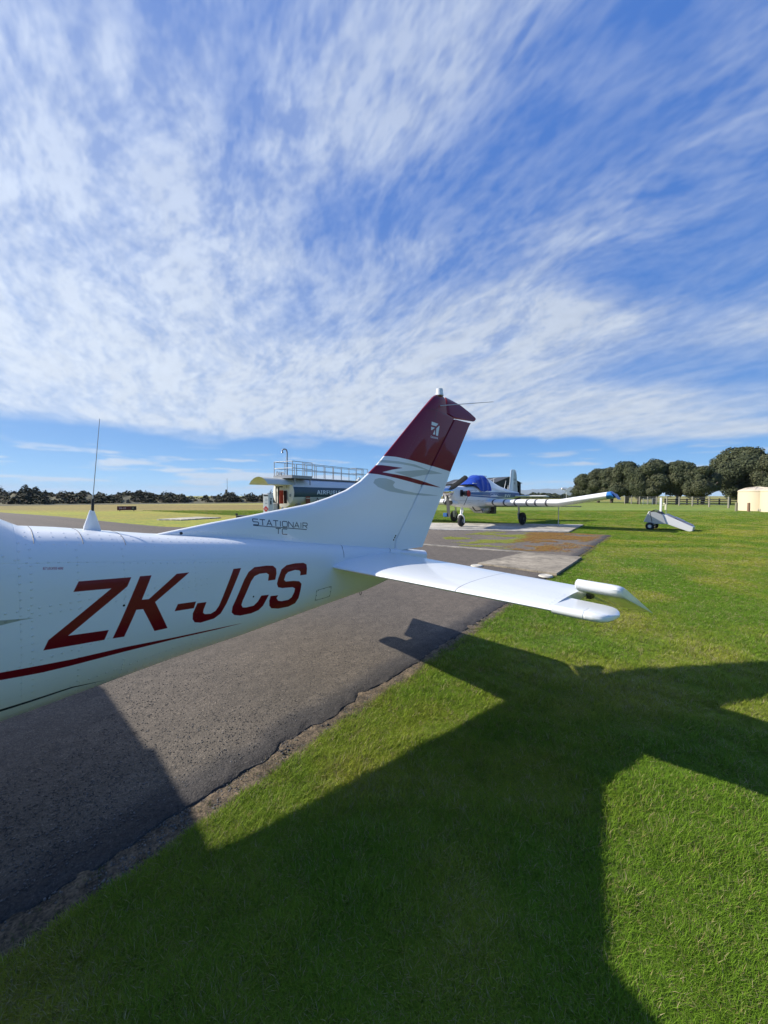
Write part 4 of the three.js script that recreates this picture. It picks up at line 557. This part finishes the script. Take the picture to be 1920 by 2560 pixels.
// ------------------------------------------------------------------ hangar
{
  const A = [11.3, 74], B = [18.1, 63], D = [23.6, 67], t = thing('hangar', 'dark charcoal hangar with pitched metal roof behind the far aeroplane', 'hangar', B, 0, undefined, GY);
  const H = 4.0, RG = 4.95, a = [A[0] - B[0], A[1] - B[1]], d = [D[0] - B[0], D[1] - B[1]], P = (u, v, y) => [a[0] * u + d[0] * v, y, -(a[1] * u + d[1] * v)];
  const quad = (...q) => { const g = new THREE.BufferGeometry(); g.setAttribute('position', new THREE.Float32BufferAttribute([q[0], q[1], q[2], q[0], q[2], q[3]].flat(), 3)); g.setAttribute('uv', new THREE.Float32BufferAttribute([0, 0, 1, 0, 1, 1, 0, 0, 1, 1, 0, 1], 2)); g.computeVertexNormals(); return g; };
  const dark = M([0.028, 0.030, 0.034], 0.6), rf = M([0.055, 0.058, 0.062], 0.55, { metalness: 0.2 });
  part('wall', quad(P(0, 0, 0), P(1, 0, 0), P(1, 0, H), P(0, 0, H)), dark, t); part('wall', quad(P(0, 1, 0), P(1, 1, 0), P(1, 1, H), P(0, 1, H)), dark, t); part('wall', quad(P(1, 0, 0), P(1, 1, 0), P(1, 1, H), P(1, 0, H)), dark, t);
  part('gable', merge([quad(P(0, -0.0, H - 0.5), P(0, 1, H - 0.5), P(0, 1, H), P(0, 0, H)), quad(P(0, 0, H), P(0, 1, H), P(0, 0.5, RG), P(0, 0.5, RG))]), dark, t);
  part('gable', quad(P(1, 0, H), P(1, 1, H), P(1, 0.5, RG), P(1, 0.5, RG)), dark, t);
  const r1 = part('roof', quad(P(-0.03, -0.04, H - 0.08), P(1.03, -0.04, H - 0.08), P(1.03, 0.5, RG + 0.02), P(-0.03, 0.5, RG + 0.02)), rf, t); part('roof', quad(P(-0.03, 1.04, H - 0.08), P(1.03, 1.04, H - 0.08), P(1.03, 0.5, RG + 0.02), P(-0.03, 0.5, RG + 0.02)), rf, t);
  for (const u of [0.14, 0.46, 0.80]) part('skylight_sheet', quad(P(u, 0.04, H + 0.12), P(u + 0.05, 0.04, H + 0.12), P(u + 0.05, 0.42, RG - 0.10), P(u, 0.42, RG - 0.10)), M([0.20, 0.20, 0.20], 0.6), r1);
  for (const v of [0, 0.5, 1]) part('door_post', box(0.25, H, 0.25, ...P(0, v, H / 2)), dark, t);
  for (const [u, v] of [[0.02, 0.2], [0.02, 0.75]]) part('door_panel', quad(P(u, v - 0.2, 0), P(u, v + 0.2, 0), P(u, v + 0.2, H - 0.5), P(u, v - 0.2, H - 0.5)), dark, t);
}
// ------------------------------------------------------------------ water tanks and posts
{
  const tm = M([0.60, 0.52, 0.38], 0.6), make = () => {
    const t = thing('water_tank', '', 'water tank', [43.5, 44.8], 0, 'pair of cream water tanks', GY);
    const pr = [[1.74, 0], [1.75, 0.05]]; for (let k = 0; k < 20; k++) pr.push([1.75, 0.1 + k * 0.105], [1.738, 0.15 + k * 0.105]); pr.push([1.75, 2.24], [1.79, 2.27], [1.79, 2.32], [1.74, 2.35]);
    part('tank_wall', new THREE.LatheGeometry(pr.map(([r, y]) => new THREE.Vector2(r, y)), 56), tm, t);
    const dome = part('dome', new THREE.LatheGeometry([[1.745, 2.352], [1.5, 2.48], [1.1, 2.62], [0.6, 2.72], [0.28, 2.75], [0.28, 2.82], [0.001, 2.83]].map(([r, y]) => new THREE.Vector2(r, y)), 48), M([0.58, 0.50, 0.38], 0.6), t);
    for (let k = 0; k < 10; k++) { const a = k / 10 * 2 * PI, c = cos(a), s = sin(a); part('rib', tube([[1.7 * c, 2.37, 1.7 * s], [1.1 * c, 2.635, 1.1 * s], [0.3 * c, 2.765, 0.3 * s]], 0.035, 6, 10), M([0.58, 0.50, 0.38], 0.6), dome); }
    part('outlet', merge([rod([-1.2, 0.12, 1.3], [-1.45, 0.12, 1.6], 0.05), rod([-1.45, 0.12, 1.6], [-1.45, 0.3, 1.6], 0.035)]), mat.galv, t);
    return t;
  };
  const a = make(); tag(a, 'cream ribbed water tank nearer the trees, with the two short posts in front', 'water tank', 'pair of cream water tanks');
  const b = a.clone(); b.name = numbered('water_tank'); b.position.set(42.75, GY, -41.3); b.rotation.y = 0.4; b.userData = { label: 'cream water tank cut by the frame edge, overlapping the other tank', category: 'water tank', group: 'pair of cream water tanks' }; scene.add(b);
  for (const [x, f, h, c, l] of [[39.75, 43.4, 1.0, [0.20, 0.19, 0.13], 'short grey green wooden post at the outer side of the cream tank'], [40.1, 42.3, 0.98, [0.22, 0.13, 0.085], 'short brown wooden post in front of the cream tank']]) { const g = cyl(0.13, 0.12, h, 14); g.translate(x, GY + h / 2, -f); solo('tank_post', g, M(c, 0.9), l, 'post', 'short posts by the water tanks'); }
}
// ------------------------------------------------------------------ fences
{
  const wood = M([0.27, 0.25, 0.20], 0.9), dark = M([0.018, 0.017, 0.016], 0.9);
  const px = [1562, 1578.5, 1598.6, 1619, 1641, 1667, 1698, 1731, 1773, 1821.5], fs = [86, 84, 82, 80, 78, 74, 70, 66, 60, 54.7];
  const P = px.map((u, i) => [(u - 960) / 962 * fs[i], fs[i]]);
  const wf = thing('wire_fence', 'pale timber post and wire fence along the far side of the grass', 'fence');
  P.forEach(([x, f], i) => { const g = cyl(0.12, 0.11, 1.62, 10); g.translate(x, GY + 0.81, -f); part('fence_post', g, wood, wf); if (i) for (const h of [0.4, 0.8, 1.2, 1.5]) part('wire', rod([P[i - 1][0], h, -P[i - 1][1]], [x, h, -f], 0.012, 0.012, 5), mat.galv, wf); });
  const rf = thing('rail_fence', 'dark brown post and rail fence under the trees', 'fence');
  const a = [55.2, 75.5], b = [71, 76.5];
  for (const h of [0.28, 0.62, 0.98]) part('rail', (() => { const L = hypot(b[0] - a[0], b[1] - a[1]), g = box(L, 0.15, 0.05); g.rotateY(atan2(b[1] - a[1], b[0] - a[0])); g.translate((a[0] + b[0]) / 2, h, -(a[1] + b[1]) / 2); return g; })(), dark, rf);
  for (let k = 0; k <= 7; k++) { const u = k / 7, g = box(0.18, 1.25, 0.18); g.translate(mix(a[0], b[0], u), GY + 0.62, -mix(a[1], b[1], u) - 0.1); part('fence_post', g, dark, rf); }
  const gt = thing('field_gate', 'light tubular steel field gate standing in the wire fence', 'gate');
  const ga = [51.9, 77.1], gb = [55.0, 76.2]; for (const h of [0.25, 0.6, 0.95, 1.25]) part('bar', rod([ga[0], h, -ga[1]], [gb[0], h, -gb[1]], 0.03, 0.03, 6), mat.galv, gt);
  for (const u of [0, 0.5, 1]) part('upright', rod([mix(ga[0], gb[0], u), GY, -mix(ga[1], gb[1], u)], [mix(ga[0], gb[0], u), 1.27, -mix(ga[1], gb[1], u)], 0.045, 0.045, 6), mat.galv, gt);
}
// windsock and runway markers, far off
{
  const t = thing('windsock', 'white windsock on a pole beyond the far field', 'windsock', [71, 150]);
  part('pole', rod([0, GY, 0], [0, 4.4, 0], 0.09, 0.06, 8), mat.dullWhite, t);
  part('sock', (() => { const g = cyl(0.34, 0.2, 1.9, 14); g.rotateZ(PI / 2 - 0.35 + PI); g.translate(-0.95, 4.3, 0); return g; })(), M([0.75, 0.72, 0.70], 0.9), t);
  [[-43.5, 107, 'white runway edge marker left of the pump cabinet, alone'], [-37.5, 112, 'white runway edge marker just beside the pump cabinet'], [-35.2, 112.5, 'white runway edge marker seen right at the pump cabinet edge']].forEach(([x, f, l]) => { const g = new THREE.CylinderGeometry(0.001, 0.42, 0.5, 4); g.scale(2, 1, 1); g.translate(x, GY + 0.25, -f); solo('runway_marker', g, mat.dullWhite, l, 'marker', 'runway markers'); });
  const m = rod([-61, 0, -150], [-61, 8.5, -150], 0.09, 0.05, 6); solo('radio_mast', m, mat.darkMetal, 'thin distant radio mast above the low dunes', 'mast');
}
// ------------------------------------------------------------------ trees
function leafGeo(pts, size, r, squash = 1) { // one small bent leaf spray at each point
  const p = [], n = pts.length; for (let i = 0; i < n; i++) { const [x, y, z, nx, ny, nz] = pts[i], s = size * (0.6 + 0.8 * r()); const a = V(r() - 0.5, r() - 0.5, r() - 0.5), N = V(nx, ny, nz).addScaledVector(a, 1.5).normalize(), U = V(r() - 0.5, r() - 0.5, r() - 0.5).cross(N).normalize(), W = N.clone().cross(U); const c = V(x, y, z), q = (u, w, b = 0) => { const k = c.clone().addScaledVector(U, u * s).addScaledVector(W, w * s * squash).addScaledVector(N, b * s); p.push(k.x, k.y, k.z); };
    q(-0.5, -0.2); q(0.1, -0.45); q(0.5, 0.1, 0.15); q(-0.5, -0.2); q(0.5, 0.1, 0.15); q(-0.1, 0.5); }
  const g = new THREE.BufferGeometry(); g.setAttribute('position', new THREE.Float32BufferAttribute(p, 3)); g.computeVertexNormals(); return g;
}
const leafMats = [[0.040, 0.052, 0.018], [0.050, 0.062, 0.021], [0.062, 0.068, 0.026]].map((c) => M(c, 0.75));
const bark = M([0.075, 0.062, 0.050], 0.95);
function makeTree(name, u0, u1, top, f, seed, label, low = 0.16) {
  const r = rng(seed), x = ((u0 + u1) / 2 - 960) / 962 * f, w = (u1 - u0) / 962 * f * 0.54, h = EYE + (1240 - top) / 962 * f - GY;
  const t = thing(name, label, 'tree', [x, f], 0, 'row of dark evergreens beyond the fence', GY);
  const tr = [tube([[0, -0.2, 0], [0.1, h * 0.2, 0.1], [-0.15, h * 0.45, 0], [0.1, h * 0.75, 0]], 0.045 * h, 10, 12)];
  for (let k = 0; k < 7; k++) { const a = r() * 6.28, y0 = h * (0.10 + 0.3 * r()); tr.push(tube([[0, y0, 0], [0.4 * w * cos(a), y0 + h * 0.16, 0.4 * w * sin(a)], [0.75 * w * cos(a), y0 + h * 0.30, 0.75 * w * sin(a)]], 0.018 * h, 7, 8)); }
  part('trunk', merge(tr), bark, t);
  const lobes = [], nl = 30; for (let k = 0; k < nl; k++) { const a = r() * 6.28, v = pow(r(), 0.8), y = h * mix(low + 0.06, 0.93, v), sh = sqrt(max(0.05, 1 - pow((v - 0.38) / 0.68, 2))), rr = w * sh * (0.35 + 0.5 * r()); lobes.push([rr * cos(a), y, rr * sin(a), (0.10 + 0.10 * r()) * h * (0.7 + 0.5 * sh), 0.7 + 0.3 * r()]); }
  lobes.push([0, h * 0.9, 0, h * 0.10, 0.9], [0, h * 0.55, 0, w * 0.6, 1], [0, h * 0.4, 0, w * 0.62, 0.8]);
  const sets = [[], [], []]; for (const [lx, ly, lz, R, q] of lobes) { const n = floor(440 + 880 * R), m = floor(r() * 3); for (let k = 0; k < n; k++) { const z = 2 * r() - 1, a = r() * 6.28, s = sqrt(1 - z * z), d = R * (1 - 0.45 * r() * r()) * (0.78 + 0.4 * noise(a * 2 + lx, z * 3 + ly)); const P = [lx + d * s * cos(a), ly + d * z * q, lz + d * s * sin(a), s * cos(a), z, s * sin(a)]; if (P[1] > h * low * (0.8 + 0.5 * r())) sets[(m + (r() < 0.25 ? 1 : 0)) % 3].push(P); } }
  const cr = part('crown', leafGeo(sets[0], 0.026 * h, r), leafMats[0], t); part('foliage', leafGeo(sets[1], 0.026 * h, r), leafMats[1], cr); part('foliage', leafGeo(sets[2], 0.026 * h, r), leafMats[2], cr);
  return t;
}
makeTree('evergreen_tree', 1432, 1482, 1188, 106, 1, 'smallest dark evergreen at the outer end of the row, right of the blue hill');
makeTree('evergreen_tree', 1474, 1516, 1177, 101, 2, 'second dark evergreen of the row, rising behind the raised wing');
makeTree('evergreen_tree', 1508, 1548, 1172, 97, 3, 'third dark evergreen of the row, above the blue wing tip');
makeTree('evergreen_tree', 1536, 1596, 1157, 92, 4, 'tall dark evergreen just beyond the blue wing tip');
makeTree('evergreen_tree', 1576, 1616, 1175, 84, 5, 'lower evergreen standing in front of its neighbours, above the steel gate');
makeTree('evergreen_tree', 1600, 1668, 1157, 83, 6, 'broad dark evergreen directly above the trailer', 0.14);
makeTree('evergreen_tree', 1660, 1726, 1157, 81, 7, 'dark evergreen with a bare thick trunk behind the rail fence', 0.2);
makeTree('evergreen_tree', 1718, 1792, 1168, 77, 8, 'wide low evergreen behind the middle of the rail fence', 0.17);
makeTree('evergreen_tree', 1806, 1892, 1119, 84, 9, 'tallest evergreen, towering behind the cream water tanks', 0.1);
makeTree('evergreen_tree', 1896, 1960, 1140, 76, 10, 'evergreen cut off by the frame edge above the water tanks', 0.1);
for (const [az, d, hh, sd] of [[1.12, 62, 10.5, 21], [1.27, 60, 9.0, 22], [1.40, 58, 11.0, 23], [1.52, 60, 9.8, 24], [1.65, 60, 10.5, 25]]) { const t = makeTree('evergreen_tree', 1700, 1700 + 962 * 9 / 80, 1240 - (hh - EYE) * 962 / 80, 80, sd, 'evergreen standing outside the frame, mirrored dark in the red fin', 0.08); t.position.set(d * sin(az), GY, -d * cos(az)); }
// a line of low trees far beyond the field
{
  const r = rng(77), pts = []; for (let k = 0; k < 2600; k++) { const u = 1300 + 140 * r(), f = 250 + 30 * r(), x = (u - 960) / 962 * f, top = 1.0 + 4.6 * max(0, fbm(u * 0.045, 2.2, 4) - 0.22) * 1.5; pts.push([x, top * r(), -f, r() - 0.5, 0.5, 1]); }
  solo('distant_treeline', leafGeo(pts, 1.1, r), leafMats[0], 'far dark line of low trees below the mountains', undefined, undefined, 'stuff');
}
// ------------------------------------------------------------------ dunes with scrub, at the left horizon
{
  const H = (az, d) => { const k = smooth(98, 122, d) * (1 - 0.45 * smooth(150, 210, d)), n = fbm(az * 24 + 2, d * 0.035, 4), m = fbm(az * 70, d * 0.12, 3); return k * max(0, 0.3 + 4.6 * (n - 0.32) * (0.55 + 0.75 * smooth(-0.45, -0.72, az)) + 1.0 * (m - 0.5)); };
  const sc = M([0.085, 0.080, 0.040], 0.95);
  const g = grid(240, 60, (u, v) => { const az = mix(-0.98, -0.17, u), d = mix(97, 220, v); return [d * tan(az) / sqrt(1 + tan(az) ** 2) * 1.0, GY - 0.02 + H(az, d), -d * cos(az)]; }, (p) => [p[0] / 6, p[2] / 6]);
  structure('dunes', g, sc, 'low scrub-covered dunes beyond the runway');
  const r = rng(31), sets = [[], [], []]; for (let k = 0; k < 70000; k++) { const az = mix(-0.97, -0.18, r()), d = 99 + 70 * r() * r() + 10 * r(), h = H(az, d), n = fbm(az * 60 + 4, d * 0.09, 3); if (h < 0.15 || n < 0.36 + 0.07 * smooth(-0.6, -0.35, az)) continue; const b = (0.35 + 1.0 * max(0, n - 0.45) * 5) * r(); sets[n > 0.56 ? 0 : r() < 0.5 ? 1 : 2].push([d * sin(az), GY + h + b * 0.9, -d * cos(az), r() - 0.5, 1, r() - 0.5]); }
  [[0.042, 0.044, 0.022], [0.065, 0.070, 0.026], [0.095, 0.072, 0.044]].forEach((c, i) => solo('dune_scrub', leafGeo(sets[i], 0.46, r), M(c, 0.95), ['dark green scrub on the dunes', 'mid green scrub on the dunes', 'dry brown scrub on the dunes'][i], undefined, undefined, 'stuff'));
}
// mountains on the horizon
{
  const ridge = (name, az0, az1, d, hf, c, label) => { const g = grid(120, 14, (u, v) => { const az = mix(az0, az1, u), k = sin(PI * v), dd = d + (v - 0.5) * d * 0.35, h = hf(u) * pow(k, 1.1) * (0.88 + 0.24 * fbm(u * 12, v * 6, 4)); return [dd * sin(az), h - 4, -dd * cos(az)]; }); structure(name, g, M(c, 0.95), label); };
  const env = (u) => smooth(0, 0.2, u) * smooth(1, 0.8, u);
  ridge('mountain_range', 0.31, 0.475, 14000, (u) => 255 * env(u) * (0.75 + 0.4 * fbm(u * 5, 1, 3)), [0.07, 0.09, 0.07], 'distant blue mountain range on the horizon');
  ridge('hill', 0.425, 0.56, 6500, (u) => 140 * env(u), [0.05, 0.065, 0.04], 'blue wooded hill behind the row of evergreens');
  ridge('mountain', -1.05, -0.768, 12000, (u) => 260 * smooth(1.0, 0.25, u), [0.06, 0.08, 0.07], 'blue mountain slope at the outer horizon');
}
// haze of the coast
scene.fog = new THREE.FogExp2(new THREE.Color(0.72, 0.86, 1.0), 0.00007);
// ------------------------------------------------------------------ grass, stones and weeds
function blades(n, spread, hgt, wid, seed, seg = 2, bend = 1) {
  const r = rng(seed), p = [], nn = []; for (let k = 0; k < n; k++) {
    const a = r() * 6.28, d = spread * sqrt(r()), x = d * cos(a), z = d * sin(a), b = r() * 6.28, lean = (0.25 + 0.9 * r()) * hgt * bend, h = hgt * (0.45 + 0.75 * r()), w = wid * (0.6 + 0.7 * r()), cx = cos(b), cz = sin(b);
    const pt = (u, s) => { const l = lean * u * u, ww = w * (1 - u * 0.9) * s; p.push(x + cx * l - cz * ww, h * u * (1 - 0.25 * u), z + cz * l + cx * ww); nn.push(cx * 0.3, 0.85, cz * 0.3); };
    for (let i = 0; i < seg; i++) { const u0 = i / seg, u1 = (i + 1) / seg; if (i < seg - 1) { pt(u0, -1); pt(u0, 1); pt(u1, 1); pt(u0, -1); pt(u1, 1); pt(u1, -1); } else { pt(u0, -1); pt(u0, 1); pt(u1, 0); } }
  }
  const g = new THREE.BufferGeometry(); g.setAttribute('position', new THREE.Float32BufferAttribute(p, 3)); g.computeVertexNormals(); return g;
}
const bladeMat = new THREE.MeshPhysicalMaterial({ color: 0xffffff, roughness: 0.75, specularIntensity: 0.25, transmission: 0.35, thickness: 0, side: THREE.DoubleSide });
function sow(name, geo, spots, label, m = bladeMat) { const im = new THREE.InstancedMesh(geo, m, spots.length), d = new THREE.Object3D(), c = new THREE.Color(); spots.forEach((s, i) => { d.position.set(s.x, s.y, -s.f); d.rotation.set(s.tx ?? 0, s.a, s.tz ?? 0); d.scale.set(s.s, s.h, s.s); d.updateMatrix(); im.setMatrixAt(i, d.matrix); c.setRGB(...s.c); im.setColorAt(i, c); }); im.name = numbered(name); shade(im); tag(im, label, undefined, undefined, 'stuff'); scene.add(im); return im; }
const onGrass = (x, f) => { const [t, q] = edgeTQ(x, f); if (q > -verge(t) + 0.02 && t < 19.3) return !(inside(APRON, x, f) || q > -verge(t)) ; return !inside(PAD, x, f); };
const green = (x, f, r) => { const n = fbm(x * 0.9, f * 0.9, 4), n2 = fbm(x * 0.22 + 7, f * 0.22, 3), y = clamp(2.4 * (n - 0.42) + 1.0 * (n2 - 0.5) + 0.35 * (r() - 0.5)); let c = [mix(0.16, 0.36, y), mix(0.285, 0.375, y), mix(0.018, 0.042, y)]; const q = r() - 0.10 * smooth(0.55, 0.72, n); if (q < 0.05) c = [0.44, 0.38, 0.20]; else if (q < 0.11) c = [0.34, 0.29, 0.11]; const k = 0.75 + 0.5 * r(); return c.map((v) => v * k); };
{
  const r = rng(2024), near = [[], [], []], mid = [];
  for (let k = 0; k < 330000; k++) { const f = 0.75 * pow(6.0 / 0.75, r()), x = f * mix(-1.45, 1.5, r()); if (!onGrass(x, f)) continue; const cl = fbm(x * 5, f * 5, 2); near[floor(r() * 3)].push({ x, f, y: GY - 0.004, a: r() * 6.28, s: (0.8 + 0.5 * r()) * (0.75 + 0.10 * f), h: 0.40 + 1.15 * cl + 0.35 * r() * r(), c: green(x, f, r) }); }
  near.forEach((s, i) => sow('grass_blades', blades(7, 0.018, 0.044, 0.0019, 50 + i, 3), s, 'short mown grass blades beside the taxiway'));
  const far = []; for (let k = 0; k < 300000; k++) { const f = 4.6 * pow(46 / 4.6, r()), x = f * mix(-0.9, 1.15, r()); if (f < 6 && r() > (f - 4.6) / 1.4) continue; if (!onGrass(x, f)) continue; const o = { x, f, y: GY - 0.004, a: r() * 6.28, c: green(x, f, r), h: 0.75 + 0.5 * r() }; if (f < 13) { o.s = 0.8 + 0.11 * f; mid.push(o); } else { o.s = 0.7 + 0.055 * f; o.h *= 1.1; far.push(o); } }
  sow('grass_clumps', blades(12, 0.026, 0.034, 0.0022, 61, 2, 0.7), mid, 'mown grass clumps on the field behind the tailplane');
  sow('grass_tufts', blades(14, 0.075, 0.036, 0.006, 62, 2, 0.8), far, 'mown grass tufts on the field out to the fence');
  // straw and weeds along the verge, chips of stone
  const straw = [], st = []; for (let k = 0; k < 9000; k++) { const t = -2 + 20 * pow(r(), 1.3), w = verge(t), q = mix(0.0, -w - 0.05, pow(r(), 0.7)), [x, f] = edgeXY(t, q); if (fbm(t * 3, q * 8 + 2, 3) > 0.44) straw.push({ x, f, y: GY + 0.004, a: r() * 6.28, tx: r() - 0.5, tz: r() - 0.5, s: 0.7 + 0.6 * r(), h: 0.4 + 0.6 * r(), c: r() < 0.55 ? [0.30, 0.24, 0.13] : [0.09, 0.13, 0.03] }); }
  sow('dry_grass', blades(4, 0.012, 0.035, 0.0014, 71, 2), straw, 'dry straw and sparse weeds along the asphalt edge');
  const ico = new THREE.IcosahedronGeometry(1, 0), stoneMat = M(0xffffff, 0.85);
  for (let k = 0; k < 12000; k++) { const t = -2 + 14 * pow(r(), 1.6), q = mix(0.06, -verge(t), r()), [x, f] = edgeXY(t, q), g = 0.07 + 0.12 * r(); st.push({ x, f, y: q > 0 ? -0.02 : GY + 0.008, a: r() * 6, tx: r() * 6, tz: r() * 6, s: 0.0025 + 0.006 * r() * r(), h: 0.0025 + 0.005 * r(), c: [g * 1.05, g * 0.97, g * 0.86] }); }
  for (let k = 0; k < 22000; k++) { const f = 1.2 * pow(7 / 1.2, r()), x = f * mix(-1.4, 0.6, r()), [t, q] = edgeTQ(x, f); if (q < 0.12) continue; const g = 0.05 + 0.12 * r() * r(); st.push({ x, f, y: 0.0005, a: r() * 6, s: 0.0025 + 0.0035 * r(), h: 0.0018 + 0.0015 * r(), c: [g * 1.05, g, g * 0.95] }); }
  sow('stone_chips', ico, st, 'loose stone chips on the asphalt and verge', stoneMat);
  const clod = []; for (let k = 0; k < 500; k++) { const t = -1 + 9 * r(), b = fbm(t * 2.3, 1.7, 3); if (b < 0.55) continue; const [x, f] = edgeXY(t, 0.02 - 0.07 * r()); clod.push({ x, f, y: -0.016, a: r() * 6, tx: r() * 6, tz: r() * 6, s: 0.005 + 0.009 * r() * r(), h: 0.004 + 0.006 * r(), c: [0.05, 0.05, 0.052] }); }
  sow('asphalt_crumbs', ico, clod, 'broken asphalt crumbs along the edge', stoneMat);
  // moss and low weeds on the far apron
  const MOSS = [[2.4, 15.6], [4.88, 18.3], [8.4, 17.9], [9.9, 16.55], [5.9, 11.4], [4.4, 11.9], [2.6, 13.2]], ms = [];
  for (let k = 0; k < 120000; k++) { const x = mix(2.2, 9.9, r()), f = mix(11.4, 18.4, r()); if (!inside(MOSS, x, f)) continue; const n = fbm(x * 0.7 + 3, f * 1.1, 4), e = fbm(x * 3, f * 3, 3); const right = smooth(4.0, 6.5, x + (14.5 - f) * 0.5), rim = min(1, max(0, 9.6 - x + 0.747 * (f - 16.58)) / 1.2) * smooth(11.4, 12.6, f) * smooth(18.4, 17.4, f + 0.1 * (x - 5)), dens = smooth(0.44, 0.66, n + 0.10 * right + 0.3 * (e - 0.5)) * (0.35 + 0.65 * rim) * smooth(0.0, 0.5, rim + 0.6 * (e - 0.4)); if (r() > dens * 0.9) continue; const gk = smooth(0.55, 0.3, right + 0.5 * (e - 0.5)); ms.push({ x, f, y: 0.0, a: r() * 6.28, s: 1.3 + r(), h: 0.30 + 0.35 * r(), c: r() < gk ? [0.40, 0.43, 0.07] : r() < 0.35 ? [0.44, 0.33, 0.07] : [0.40, 0.19, 0.05] }); }
  sow('moss', blades(9, 0.022, 0.03, 0.0035, 81, 2), ms, 'green and rust coloured moss and weeds on the far apron');
}
renderer.render(scene, camera);
